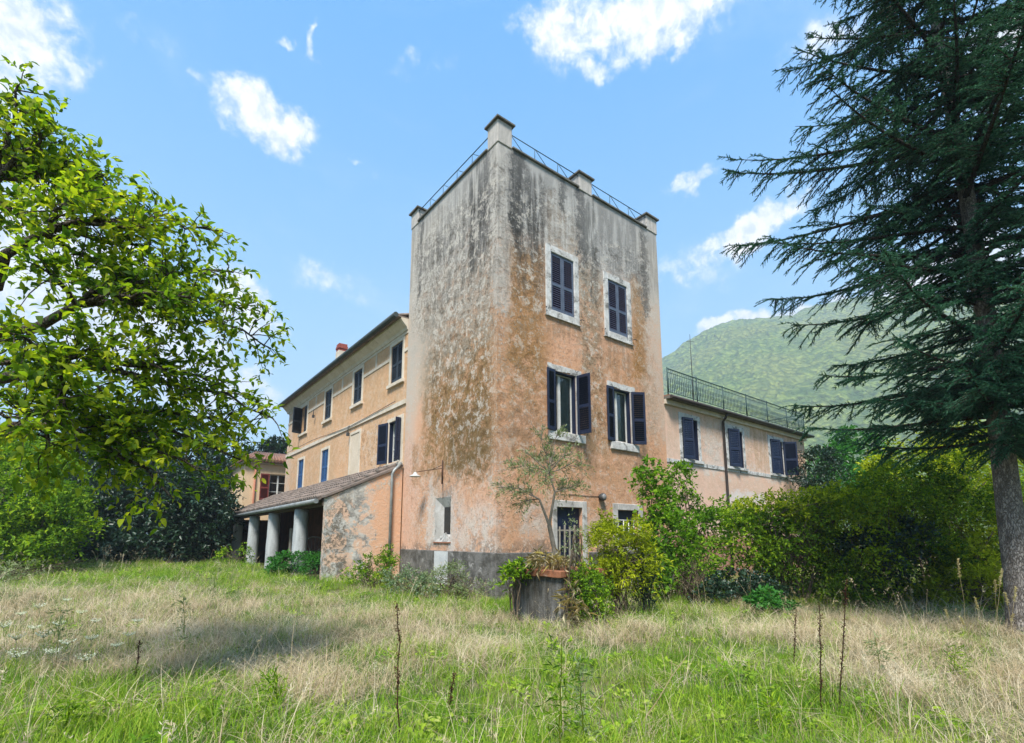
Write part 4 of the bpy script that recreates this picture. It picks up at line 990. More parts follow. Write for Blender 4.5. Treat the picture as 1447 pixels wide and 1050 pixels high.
# ------------------------------------------------------------------ spruce on the right
def spruce():
    r = np.random.default_rng(11)
    g = on_ground(1456, 895); gx, gy = g.x, g.y
    d0 = float(np.dot(np.array(g)-CAM, cF))
    root = thing('spruce_tree', 'tall dark spruce with long drooping boughs beside the hedge', 'tree', g)
    H = 14.6
    m = MB(); zz = np.linspace(-.2, H, 26)
    m.tube([(.05*math.sin(z*.7), .05*math.cos(z*.5), z) for z in zz], [.165*(1-z/H)**.8+.02 if z > .6 else .18+.10*(.6-z) for z in zz], 14, False)
    lm = MB(); limbs = []
    z = 3.1
    while z < 13.9:
        nb = int(r.integers(4, 6)); a0 = r.uniform(0, 6.28)
        for i in range(nb):
            a = a0+i*2*math.pi/nb+r.normal(0, .25)
            ln = float(np.interp(z, [3, 4, 6, 7.8, 10, 11.5, 13, 14], [2.7, 3.2, 3.6, 3.75, 3.2, 2.6, 1.3, .5]))*r.uniform(.72, 1.12)
            if z < 3.5: ln *= .75
            limbs.append((z+r.uniform(-.15, .15), a, ln))
        z += r.uniform(.40, .60)
    for i in range(150): limbs.append((r.uniform(2.8, 14), r.uniform(0, 6.28), r.uniform(.5, 1.7)))
    tc = math.atan2(CAM[1]-gy, CAM[0]-gx)
    for i in range(16): limbs.append((r.uniform(2.9, 4.8), tc+r.normal(0, .7), r.uniform(1.0, 2.3)))
    SP = []; SD = []; SS = []
    for z, a, ln in limbs:
        k = 9; t = np.linspace(0, 1, k)
        ca, sa = math.cos(a), math.sin(a)
        rise = (.16 if z > 7 else .10)
        droop = r.uniform(.10, .24)
        x = t*ln; zc = z+ln*(rise*t-droop*t**1.6+.20*t**3.0)
        side = r.normal(0, .05)
        pts = np.stack([ca*x-sa*side*x*t, sa*x+ca*side*x*t, zc], 1)
        lm.tube(pts, np.linspace(.016+.010*ln, .005, k), 6, False)
        na = int(ln*26); tt = r.uniform(.12, 1, na); bp = np.stack([np.interp(tt, t, pts[:, q]) for q in range(3)], 1)
        SP.append(bp); SD.append(unit(np.array([ca, sa, .15])+r.normal(0, .5, (na, 3)))); SS.append(r.uniform(.8, 1.4, na))
        # branchlets on both sides, hanging a little
        nbr = int(ln*(12.5 if ln > 1.75 else 18))
        for j in range(nbr):
            tt = r.uniform(.10, 1.0); p = np.array([np.interp(tt, t, pts[:, q]) for q in range(3)])
            sgn = 1 if j % 2 else -1
            fwd = np.array([ca, sa, 0]); lat = np.array([-sa, ca, 0])*sgn
            bl = (.22+.62*(1-tt)*ln*.36+.12)*r.uniform(.6, 1.15)
            dirn = unit(fwd*r.uniform(.5, .95)+lat*r.uniform(.45, 1.0)+np.array([0, 0, r.uniform(-.5, .22)]))
            ns = max(3, int(bl/.048))
            q = np.linspace(0, 1, ns)
            bp = p+dirn*(bl*q)[:, None]+np.array([0, 0, -1.0])*(bl*.20*q**2)[:, None]
            if j % 2 == 0: lm.tube([bp[0], bp[ns//2], bp[-1]], [.008, .006, .004], 4, False)
            SP.append(bp); tang = unit(np.gradient(bp, axis=0)); SD.append(unit(tang+r.normal(0, .2, bp.shape))); SS.append(np.full(ns, .9))
            # short side shoots off the branchlet
            ks = r.random(ns) < .75
            sd_ = unit(tang*.75+np.cross(tang, [0, 0, 1.0])*r.choice([-1, 1], ns)[:, None]*r.uniform(.5, 1, (ns, 1))+np.array([0, 0, -1.0])*r.uniform(-.15, .6, (ns, 1)))
            SP.append(bp[ks]); SD.append(sd_[ks]); SS.append(r.uniform(.9, 1.6, ks.sum()))
    m.build('trunk', M_spbark, root); lm.build('limb', M_limb, root)
    SP = np.concatenate(SP); SD = unit(np.concatenate(SD)); SS = np.concatenate(SS)
    K = 17                                                     # needles per shoot
    n = len(SP); shl = .085*SS
    t = (np.arange(K)/K)[None, :]
    ax1 = unit(np.cross(SD, [0.1, .2, 1.0])); ax2 = np.cross(SD, ax1)
    ph = (np.arange(K)*2.4)[None, :]+r.uniform(0, 6.28, (n, 1))
    radial = ax1[:, None]*np.cos(ph)[..., None]+ax2[:, None]*np.sin(ph)[..., None]
    B = SP[:, None]+SD[:, None]*(t*shl[:, None])[..., None]
    nd = unit(SD[:, None]*.85+radial*.8); nl = .033*(1-.25*t)[..., None]*np.ones((n, K, 1))
    tip = B+nd*nl; w = np.cross(nd, radial)*.0056
    V = np.stack([B-w, B+w, tip], 2).reshape(-1, 3); F = np.arange(len(V)).reshape(-1, 3)
    R = np.repeat(r.random(n), K)
    # slim core so that the shoots read as dense
    c1 = SP+ax1*.013; c2 = SP-ax1*.013; c3 = SP+SD*shl[:, None]; c4 = SP+ax2*.013; c5 = SP-ax2*.013
    V2 = np.stack([c1, c2, c3, c4, c5, c3], 1).reshape(-1, 3); F2 = np.arange(len(V2)).reshape(-1, 3)
    V = np.concatenate([V, V2]); F = np.concatenate([F, F2+len(F)*3]); R = np.concatenate([R, np.repeat(r.random(n), 2)])
    link('crown', tri_mesh('crown', V, F, M_lf_spruce, R), root)
    print('spruce shoots', n, 'tris', len(F))
spruce()

# ------------------------------------------------------------------ broad-leaved tree on the left
def left_tree():
    r = np.random.default_rng(21)
    g = on_ground(-330, 1010); g = Vector(tuple(at(-250, 700, 5.0))); g.z = float(ground_z(g.x, g.y))
    root = thing('persimmon_tree', 'broad leaved fruit tree with yellow green leaves overhanging the lawn from the left edge', 'tree', g)
    off = np.array(g)
    m = MB(); crot = np.array([0, 0, 1.7])
    m.tube([(0, 0, -.2), (.03, 0, .4), (.0, .05, 1.0), crot], [.22, .18, .16, .15], 12, False)
    targets = [(25,120,5.2),(60,195,5.0),(150,250,5.4),(100,290,4.6),(215,325,5.2),(295,320,5.6),(330,385,5.6),(375,490,5.8),(385,590,5.6),(340,650,5.4),(270,420,4.8),(170,400,5.0),(60,380,4.4),(20,300,5.2),
               (20,470,4.2),(120,500,4.4),(230,520,5.0),(300,540,5.4),(330,600,5.6),(90,575,4.2),(200,610,4.8),(285,668,5.0),(245,705,4.8),(165,650,4.7),(60,640,4.4),(10,590,3.9),(210,440,6.0),(50,520,5.6),(150,560,5.8),(345,440,6.0),(240,370,5.8),(20,220,5.8),(110,235,5.6),(195,285,5.6)]
    mains = [(60,330,5.0),(110,430,4.8),(90,520,4.6),(80,600,4.8),(0,250,5.2),(-40,420,4.4)]
    mp = []
    for px, py, dp in mains:
        e = at(px, py, dp)-off; pts = curve_pts(crot, e, 8, .10, .02, r); m.tube(pts, np.linspace(.11, .035, 8), 8, False); mp.append(pts)
    allp = np.concatenate([p[3:] for p in mp])
    SP = []; SD = []
    for px, py, dp in targets:
        e = at(px, py, dp)-off
        s = allp[np.argmin(np.linalg.norm(allp-e, axis=1)+.35*np.abs(allp[:, 2]-e[2]))]
        pts = curve_pts(s, e, 8, .08, .025, r); m.tube(pts, np.linspace(.030, .008, 8), 6, False)
        Lb = np.linalg.norm(e-s)
        nt = int((12+Lb*12)*(.6 if py > 640 else 1))
        for i in range(nt):
            tt = r.uniform(.18, 1.0); p = np.array([np.interp(tt, np.linspace(0, 1, 8), pts[:, q]) for q in range(3)])
            d = unit(unit(e-s)*.5+r.normal(0, .75, 3)+np.array([0, 0, .02])); tw = r.uniform(.18, .50)*(1.25-.4*tt)
            q = curve_pts(p, p+d*tw+np.array([0, 0, -.12*tw]), 4, .06, .03, r); m.tube(q, np.linspace(.008, .003, 4), 4, False)
            for c in (1, 2, 3):
                SP.append(q[c]); SD.append(unit(d+r.normal(0, .45, 3)))
    SP = np.array(SP); SD = np.array(SD)
    V, F, R = sprig_leaves(SP, SD, 7, .17, .080, .040, r, True, .38, 1.0)
    m.build('trunk', M_bark, root)
    link('crown', tri_mesh('crown', V, F, M_lf_tree, R), root)
    print('left tree leaves', len(R)//6)
left_tree()

# ------------------------------------------------------------------ olive growing in the planter
def olive():
    r = np.random.default_rng(31)
    b = Vector((-.72, -2.98, .79))
    root = thing('olive_tree', 'slender young olive tree with sparse grey leaves growing out of the concrete planter', 'tree', b)
    off = np.array(b); dp = float(np.dot(off-CAM, cF))
    m = MB(); fork = at(776, 742, dp)-off
    m.tube([(0, 0, -.1), fork*.5+np.array([.02, 0, 0]), fork], [.055, .045, .042], 8, False)
    ends = [(728,690,.1),(715,660,-.2),(742,640,.3),(765,612,0),(790,610,.2),(808,640,-.2),(822,655,.1),(795,690,.3),(752,668,-.3),(780,650,.2),(735,712,.2),(815,690,-.1),(770,680,-.4),(705,690,.2)]
    SP = []; SD = []
    nod = [fork, at(762, 705, dp)-off, at(784, 695, dp)-off, at(776, 668, dp)-off]
    m.tube([fork, nod[1]], [.03, .022], 6, False); m.tube([fork, nod[2]], [.032, .024], 6, False); m.tube([nod[2], nod[3]], [.022, .016], 6, False)
    for px, py, dd in ends:
        e = at(px, py, dp+dd)-off; s = min(nod[1:], key=lambda q: np.linalg.norm(q-e))
        pts = curve_pts(s, e, 6, .06, .03, r); m.tube(pts, np.linspace(.014, .004, 6), 5, False)
        for i in range(21):
            tt = r.uniform(.2, 1); p = np.array([np.interp(tt, np.linspace(0, 1, 6), pts[:, q]) for q in range(3)])
            d = unit(unit(e-s)*.8+r.normal(0, .55, 3)+np.array([0, 0, .15])); q = [p, p+d*r.uniform(.15, .34)]
            m.tube(q, [.004, .0025], 4, False); SP.append(p+(q[1]-p)*.15); SD.append(d)
    m.build('trunk', M_palestem, root)
    V, F, R = sprig_leaves(np.array(SP), np.array(SD), 12, .30, .07, .019, r, False, .1, .7)
    link('crown', tri_mesh('crown', V, F, M_lf_olive, R), root)
olive()

# ------------------------------------------------------------------ shrubs, creepers, hedge, far trees
shrub('bamboo_shrub', 'lime green feathery shrub in front of the small barred window', 'shrub', [(862,775,9.9,26,42),(898,792,9.8,30,36),(880,752,9.9,30,16),(850,812,9.8,24,30)], 620, M_lf_lime, .095, .026, 41, None, 14, 10, .36, (float(at(872,850,9.8)[0]), float(at(872,850,9.8)[1])), up=.7)
shrub('box_shrub', 'rounded green shrub low beside the planter and below the lime shrub', 'shrub', [(836,836,8.7,26,28),(828,818,8.7,14,18),(842,858,8.5,22,20)], 420, M_lf_mid, .055, .026, 42, None, 8, 10, .22)
shrub('dark_bush', 'small dark green bush between the lime shrub and the creeper', 'shrub', [(908,812,10.2,18,34),(914,786,10.3,13,18)], 260, M_lf_dark, .06, .03, 43, None, 6, 9, .2)
shrub('wall_creeper', 'leafy creeper climbing the right hand corner of the tower', 'climber', [(916,668,12.9,14,20),(928,705,12.8,17,32),(936,752,12.4,24,40),(926,800,11.9,22,34),(905,676,12.9,10,7)], 430, M_lf_vine, .11, .075, 44, None, 10, 8, .34, gap=-.15)
shrub('tangled_creeper', 'tall tangled creeper against the pink wing next to the tower', 'climber', [(962,676,14.2,16,20),(974,722,13.8,30,26),(1000,750,13.6,36,30),(1020,722,14.5,24,18),(972,780,12.8,26,46),(990,805,12.3,24,32)], 820, M_lf_vine, .10, .06, 45, None, 14, 8, .36, gap=-.1)
shrub('dry_vine', 'bare brown tangle of dead stems hanging below the tangled creeper', 'climber', [(985,810,11.9,16,50),(958,812,11.7,20,46)], 90, M_lf_vine, .05, .03, 46, None, 26, 4, .3, gap=-.6)
shrub('lilac_bush', 'broad multi stemmed bush with drooping leaves in front of the pink wing', 'shrub', [(1085,735,12.6,52,30),(1060,762,12.4,36,36),(1130,748,12.4,52,42),(1165,722,12.6,36,26),(1105,775,12.2,46,36),(1052,728,13.0,28,14),(1130,800,12.6,50,36)], 2300, M_lf_mid, .085, .042, 47, None, 18, 9, .34, (float(at(1098,845,12.2)[0]), float(at(1098,845,12.2)[1])), gap=-.3)
shrub('hedge_bush', 'dense dark green bush in the middle of the hedge under the spruce boughs', 'shrub', [(1215,725,12.0,60,50),(1260,720,12.4,60,54),(1230,800,11.6,60,50),(1190,770,11.9,40,60),(1200,830,11.2,46,22)], 2800, M_lf_hedge, .075, .042, 48, None, 14, 9, .32, gap=-.2)
shrub('tall_hedge_bush', 'big yellowish green bush behind the spruce trunk', 'shrub', [(1320,730,12.2,70,66),(1380,740,12.0,60,70),(1300,800,11.5,60,56),(1370,815,11.3,60,46),(1275,680,13,40,34),(1350,670,13,60,34),(1440,760,12.0,40,80)], 3600, M_lf_hedge, .08, .045, 49, None, 14, 9, .34, gap=-.2)
shrub('yellow_bush', 'yellow green bush glowing behind the hedge at the end of the pink wing', 'shrub', [(1290,655,16,60,26),(1380,650,16,60,34),(1350,620,17,40,26)], 900, M_lf_lime, .11, .06, 50, None, 6, 9, .4)
shrub('lime_spray', 'light yellow green sprays topping the bush at the foot of the pink wing', 'shrub', [(1120,708,12.2,44,12),(1180,704,12.0,36,14),(1075,714,12.2,30,10),(1150,728,11.9,40,12)], 260, M_lf_lime, .09, .04, 80, None, 8, 9, .34, up=.8)
shrub('blue_green_bush', 'dusky blue green bush deep in the hedge left of the spruce trunk', 'shrub', [(1240,790,11.4,40,40),(1275,760,11.5,34,30),(1215,770,11.5,26,26)], 420, M_lf_dark, .085, .05, 81, None, 6, 9, .3)
shrub('golden_bush', 'golden green leafy bush behind the pale plumes', 'shrub', [(1385,800,10.9,44,40),(1345,835,10.8,40,26),(1420,770,11,30,40)], 420, M_lf_lime, .085, .045, 82, None, 6, 9, .32)
shrub('grass_clump', 'tall olive weeds round the foot of the spruce', 'weeds', [(1380,835,10.6,60,34),(1430,840,10,30,40)], 420, M_lf_lime, .12, .016, 51, None, 20, 8, .3, up=1.2, gap=-.4)
shrub('ivy_patch', 'dark low ivy under the multi stemmed bush', 'ivy', [(1040,820,11.6,46,14),(1010,835,11.2,30,10),(1075,832,11.3,40,12)], 420, M_lf_dark, .07, .055, 52, None, 0, 7, .2)
shrub('leafy_plant', 'fresh green leafy plant alone on the lawn in front of the hedge', 'plant', [(1078,853,9.9,22,11),(1104,853,9.9,24,12),(1090,845,10,20,10)], 190, M_lf_bright, .10, .055, 53, None, 6, 7, .14, up=.9)
shrub('planter_shrub', 'bright green sapling leaning on the left side of the concrete planter', 'shrub', [(726,822,9.2,16,20),(734,806,9.1,12,12),(720,838,9.1,12,12)], 100, M_lf_mid, .085, .042, 54, None, 5, 8, .18, up=.6)
shrub('flowering_bush', 'bush with pale grey green flower heads below the downpipe', 'shrub', [(575,824,12.6,28,22),(560,812,12.9,18,14),(600,832,12.0,20,14)], 330, leafmat('pale_flower_leaf', [(.07,.13,.06),(.16,.23,.12),(.42,.48,.36)], .3), .055, .03, 55, None, 8, 8, .2, up=.8)
shrub('nettle_bed', 'tall green weeds at the foot of the peeling end wall', 'weeds', [(530,806,14,24,20),(548,792,14.2,10,20),(500,812,14.2,20,12)], 260, M_lf_mid, .085, .035, 56, None, 10, 8, .25, up=1.0)
shrub('fern_bush', 'lush green bush between the two right hand porch columns', 'shrub', [(404,797,16.6,20,16),(396,806,16.4,16,9)], 230, M_lf_bright, .10, .045, 57, None, 5, 8, .26)
shrub('bracken_bush', 'smaller green fern in front of the column next to the end wall', 'shrub', [(446,800,15.8,16,14),(440,790,16,8,10)], 160, M_lf_bright, .10, .035, 58, None, 5, 8, .26, up=.8)
shrub('column_weed', 'thin weeds around the farthest porch column', 'weeds', [(318,790,22,10,16),(346,786,21,6,16)], 120, M_lf_mid, .10, .05, 59, None, 4, 7, .3)
shrub('wall_weed', 'ragged dry weeds along the tower plinth left of the planter', 'weeds', [(640,815,12.2,20,16),(670,830,11.6,26,12),(616,822,12.4,16,14)], 240, M_lf_olive, .07, .02, 60, None, 14, 8, .3, up=1.0)
shrub('laurel_bush', 'broad dark laurel mass under the left tree beside the porch', 'shrub', [(200,730,24,70,60),(270,735,24.5,56,52),(130,740,23.5,50,56),(230,690,26,80,44),(300,715,26,26,60),(90,720,25,50,60),(180,770,23,90,30)], 4600, M_lf_dark, .21, .11, 61, None, 8, 9, .6, gap=-.6)
shrub('light_bush', 'mid green bush at the left edge of the lawn', 'shrub', [(40,700,17,56,70),(75,740,16.5,40,50),(10,760,16,40,46),(90,690,18,26,40),(30,640,19,60,30)], 3000, M_lf_mid, .125, .065, 62, None, 10, 9, .45, gap=-.25)
shrub('weed_border', 'dry weeds and small shrubs at the far left border of the lawn', 'weeds', [(30,810,15,40,12),(100,805,17,50,10),(-20,820,13,40,20)], 300, M_lf_olive, .10, .03, 63, None, 12, 8, .35, up=1.0)
shrub('hedge_row', 'dark hedge row closing the far side of the lawn', 'hedge', [(60,660,34,90,50),(170,650,36,100,40),(280,660,36,70,44),(-60,680,30,70,80),(110,740,32,180,46),(310,690,36,40,60),(200,600,40,100,30)], 4200, M_lf_dark, .32, .19, 64, None, 0, 8, .8, gap=-.7)
shrub('far_tree', 'green tree rising behind the annex house roof', 'tree', [(395,640,46,28,16),(370,650,46,24,14)], 500, M_lf_dark, .35, .2, 65, None, 3, 8, .8, base=(float(at(395,760,46)[0]), float(at(395,760,46)[1])))
shrub('wing_end_tree', 'fresh green tree beyond the end of the pink wing', 'tree', [(1185,665,27,40,34),(1215,640,28,34,32),(1165,690,25,24,26),(1195,620,28,14,14),(1240,690,25,40,40)], 1300, M_lf_bright, .17, .09, 66, None, 4, 9, .55)
shrub('dark_tree', 'darker bluish tree at the corner of the pink wing', 'tree', [(1160,650,23,24,16),(1150,676,22,24,14)], 420, M_lf_dark, .13, .07, 67, None, 4, 8, .5, base=(float(at(1165,760,22)[0]), float(at(1165,760,22)[1])))
shrub('backdrop_wood', 'line of distant trees behind the spruce and hedge', 'wood', [(1300,700,45,120,60),(1420,680,45,110,90),(1530,700,44,90,100)], 1500, M_lf_mid, .4, .22, 68, None, 0, 8, 1.0, gap=-.6)

# ------------------------------------------------------------------ weeds standing in the lawn
def weed(name, label, px, pyb, pyt, kind, seed, group=None, dx=0):
    r = np.random.default_rng(seed)
    g = on_ground(px, pyb); dp = float(np.dot(np.array(g)-CAM, cF)); h = (pyb-pyt)*dp/FPX
    root = thing(name, label, 'weed', g, 0, group); m = MB(); off = np.array(g)
    lean = at(px+dx, pyt, dp)-off
    pts = curve_pts((0, 0, -.03), lean, 8, .015, .006, r)
    if kind == 'dock':
        m.tube(pts, np.linspace(.006, .003, 8), 5, False); m.build('stalk', M_lf_dock, root)
        n = 240; t = r.uniform(.25, 1, n); t = t[np.sin(t*22+seed)*.5+r.random(n) > .25]; n = len(t)
        P = np.stack([np.interp(t, np.linspace(0, 1, 8), pts[:, q]) for q in range(3)], 1)
        V, F, R = leaf_arrays(P+r.normal(0, .008, (n, 3)), r.normal(0, 1, (n, 3))+[0, 0, .2], r.uniform(.010, .026, n), .011, False, r)
        tag(link('seed_head', tri_mesh('seed_head', V, F, M_lf_dock, R), root), kind='stuff')
    elif kind == 'green':
        m.tube(pts, np.linspace(.005, .0025, 8), 5, False)
        n = 46; t = r.uniform(.1, 1, n); P = np.stack([np.interp(t, np.linspace(0, 1, 8), pts[:, q]) for q in range(3)], 1)
        D = r.normal(0, 1, (n, 3)); D[:, 2] = np.abs(D[:, 2])*.7; D = unit(D)
        m.build('stalk', M_lf_lime, root)
        V, F, R = sprig_leaves(P, D, 4, .12, .06, .012, r, False, .2, .6)
        link('foliage', tri_mesh('foliage', V, F, M_lf_olive if seed % 2 else M_lf_mid, R), root)
    elif kind == 'umbel':
        m.tube(pts, np.linspace(.004, .002, 8), 5, False)
        top = pts[-1]; n = 130; a = r.uniform(0, 6.28, n); q = np.sqrt(r.random(n))*.075*r.uniform(.7, 1.2)
        P = top+np.stack([np.cos(a)*q, np.sin(a)*q, .02+r.normal(0, .004, n)+.02*(q/.05)**2], 1)
        for i in range(0, n, 5): m.tube([top, P[i]], [.0012, .001], 3, False)
        m.build('stalk', M_lf_olive, root)
        V, F, R = leaf_arrays(P, np.stack([np.cos(a), np.sin(a), .2+0*a], 1)+r.normal(0, .5, (n, 3)), .013, .012, False, r, 0)
        link('flower_head', tri_mesh('flower_head', V, F, M_lf_white, R), root)
    elif kind == 'plume':
        m.tube(pts, np.linspace(.003, .0018, 8), 4, False); m.build('stalk', M_straw, root)
        n = 160; t = r.uniform(.80, 1, n); P = np.stack([np.interp(t, np.linspace(0, 1, 8), pts[:, q]) for q in range(3)], 1)
        D = unit(lean)+r.normal(0, .55, (n, 3)); V, F, R = leaf_arrays(P, D, r.uniform(.012, .03, n), .006, False, r)
        tag(link('seed_head', tri_mesh('seed_head', V, F, M_straw, R), root), kind='stuff')
    elif kind == 'bare':
        m.tube(pts, np.linspace(.006, .003, 8), 5, False)
        for j in (3, 4, 5, 6): m.tube([pts[j], pts[j]+r.normal(0, .07, 3)+[0, 0, .06]], [.003, .0015], 4, False)
        m.build('stalk', M_straw, root)
weed('dock_stalk', 'taller reddish brown dock stalk with a bend, on the right of its pair', 1187, 1005, 818, 'dock', 1, None, 9)
weed('dock_stalk', 'thin reddish brown dock stalk, the left one of the pair on the right lawn', 1163, 1010, 850, 'dock', 2, None, -6)
weed('dock_stalk', 'short dark dock stalk below the fresh green leafy plant', 1121, 945, 862, 'dock', 3, None, 4)
weed('dock_stalk', 'tall thin dark dock stalk below the flowering bush', 563, 1050, 852, 'dock', 4, None, -2)
weed('dock_stalk', 'stubby dark broken dock stalk leaning right in the green grass', 632, 1012, 952, 'dock', 5, None, 10)
weed('bare_stem', 'pale bare stem leaning to the right on the near lawn', 897, 1036, 926, 'bare', 6, None, 74)
weed('bare_stem', 'pale forked stem leaning right in the grass before the planter', 622, 950, 880, 'bare', 7, None, 34)
weed('tall_weed', 'tall leafy green weed at the bottom centre of the lawn', 790, 1075, 900, 'green', 8, None, 4)
weed('tall_weed', 'thin grey green weed stem right of the leafy one', 826, 1060, 938, 'green', 9, None, -8)
weed('tall_weed', 'green thistle like weed among the dry grass on the left', 262, 925, 842, 'green', 11, None, -3)
weed('tall_weed', 'thin dark green weed among the white lace flowers', 78, 945, 860, 'green', 13, None, 8)
weed('tall_weed', 'slim weed in front of the porch columns', 300, 850, 796, 'green', 15, None, 6)
weed('tall_weed', 'yellow green leafy weed low in the green grass at bottom right', 1085, 1040, 985, 'green', 18, None, 6)
weed('tall_weed', 'branching grey weed in front of the dry patch right of the dock stalks', 1245, 960, 900, 'green', 19, None, -8)
weed('tall_weed', 'small leafy weed in the dry grass at far right', 1345, 960, 915, 'green', 20, None, 6)
weed('tall_weed', 'sprawling green weed in the near grass at bottom left', 90, 1050, 985, 'green', 22, None, 10)
weed('tall_weed', 'dark leafy weed between the bottom left grass and the dry patch', 395, 1010, 950, 'green', 24, None, -8)
weed('bare_stem', 'tall pale dry stem standing in the dry grass left of the tower corner', 470, 985, 905, 'bare', 25, None, 12)
weed('dock_stalk', 'small rusty dock stalk in the dry grass at left', 190, 965, 905, 'dock', 26, None, 8)
weed('tall_weed', 'leafy weed growing beside the planter corner', 826, 880, 770, 'green', 16, None, -6)
rr_ = np.random.default_rng(5)
for i, (px, py) in enumerate([(20,905),(45,890),(62,902),(85,885),(100,912),(30,870),(130,905),(140,880),(60,860),(110,868),(180,900),(8,888),(75,925),(160,915),(190,880),(20,930),(95,850),(120,935)]):
    weed('lace_flower', 'white lace flower umbel standing in the dry grass on the left', px, py+int(rr_.integers(24, 44)), py, 'umbel', 100+i, 'white lace flowers in the dry grass', int(rr_.integers(-5, 6)))
for i, (px, py, dx) in enumerate([(1372,790,-18),(1385,872,-28),(1400,805,16),(1412,820,-6),(1425,830,10),(1390,845,-12),(1440,838,-20),(1352,862,-16),(1418,868,14)]):
    weed('grass_plume', 'pale seeding grass plume in the dry grass under the spruce', px, 925+int(rr_.integers(-15, 15)), py, 'plume', 200+i, 'pale grass plumes under the spruce', dx)
shrub('planter_grass', 'dry straw grass drooping over the rim of the planter', 'grass', [(770,789,9.2,22,3),(795,797,8.8,7,4)], 44, M_straw, .16, .0026, 70, None, 0, 8, .22, base=(-.72, -2.98), up=-.2, gap=-1, droop=.6)
shrub('straw_clump', 'hanging dead straw and rusty stems at the right corner of the planter', 'grass', [(808,845,8.6,5,36),(812,885,8.4,9,10)], 26, M_straw, .22, .0026, 71, None, 10, 8, .3, up=-.3, gap=-1, droop=.4)
shrub('sapling', 'thin green sapling climbing in front of the tower door', 'plant', [(812,770,8.9,14,30),(806,745,8.9,8,16)], 40, M_lf_olive, .05, .018, 72, None, 4, 7, .2, up=.8, gap=-1)

# ------------------------------------------------------------------ mountain
def mountain():
    from mathutils import noise as mn
    az = np.radians(np.linspace(58, -40, 300)); rad = np.linspace(330, 1250, 260)
    prof_a = np.radians([-40, -20, 0, 4.8, 12, 16.7, 22.8, 25, 27, 29, 31, 34.4, 38, 43, 48, 54, 58]); prof_h = [.22, .29, .33, .342, .366, .380, .392, .398, .3975, .392, .380, .348, .30, .23, .15, .06, .02]
    ridge = np.interp(az, prof_a, prof_h)
    V = np.zeros((len(az), len(rad), 3))
    for i, a in enumerate(az):
        for j, rr in enumerate(rad):
            x = CAM[0]+rr*math.cos(a); y = CAM[1]+rr*math.sin(a)
            t = min((rr-330)/720, 1.28); s = math.sin(min(t, 1)*math.pi/2)**1.15 if t <= 1 else 1-(t-1)*.9
            h = ridge[i]*1050*s*.935
            big = mn.fractal(Vector((x*.006, y*.006, 1.0)), 1, 2, 4)*26*min(t*1.6, 1)*(1-.72*max(0, 1-abs(t-1)*4))
            tree = mn.fractal(Vector((x*.075, y*.075, 3.0)), .8, 2.1, 3)*5.0+mn.noise(Vector((x*.03, y*.03, 9)))*4
            V[i, j] = (x, y, -1+h+big+tree*min(1, t*6))
    n, k = len(az), len(rad)
    I = np.arange(n*k).reshape(n, k)
    A = np.stack([I[:-1, :-1], I[1:, :-1], I[1:, 1:]], -1).reshape(-1, 3); B = np.stack([I[:-1, :-1], I[1:, 1:], I[:-1, 1:]], -1).reshape(-1, 3)
    m, t, out = material('forested_slope')
    p = position(t); n1 = t.noise(p, .012, 4, .5); n2 = t.noise(p, .085, 4, .6); v = t.vor(t.vm('ADD', p, t.vm('MULTIPLY', t.noise(p, .05, 3, .6, 0, 1), (14, 14, 14))), .17)
    col = t.mix(t.ss(n2, .35, .65), (.06, .11, .022), (.19, .25, .05)); col = t.mix(t.ss(n1, .42, .62, 0, .6), col, (.20, .22, .06))
    col = t.mix(t.ss(v, .25, .7, 0, .6), col, (.03, .065, .02))
    principled(t, out, col, .95, 0, t.bump(t.m('ADD', t.m('MULTIPLY', v, -1), n2), 1.0, 5), .05)
    me = tri_mesh('mountain', V.reshape(-1, 3), np.concatenate([A, B]), m, None, True)
    tag(link('mountain', me), kind='structure')
mountain()

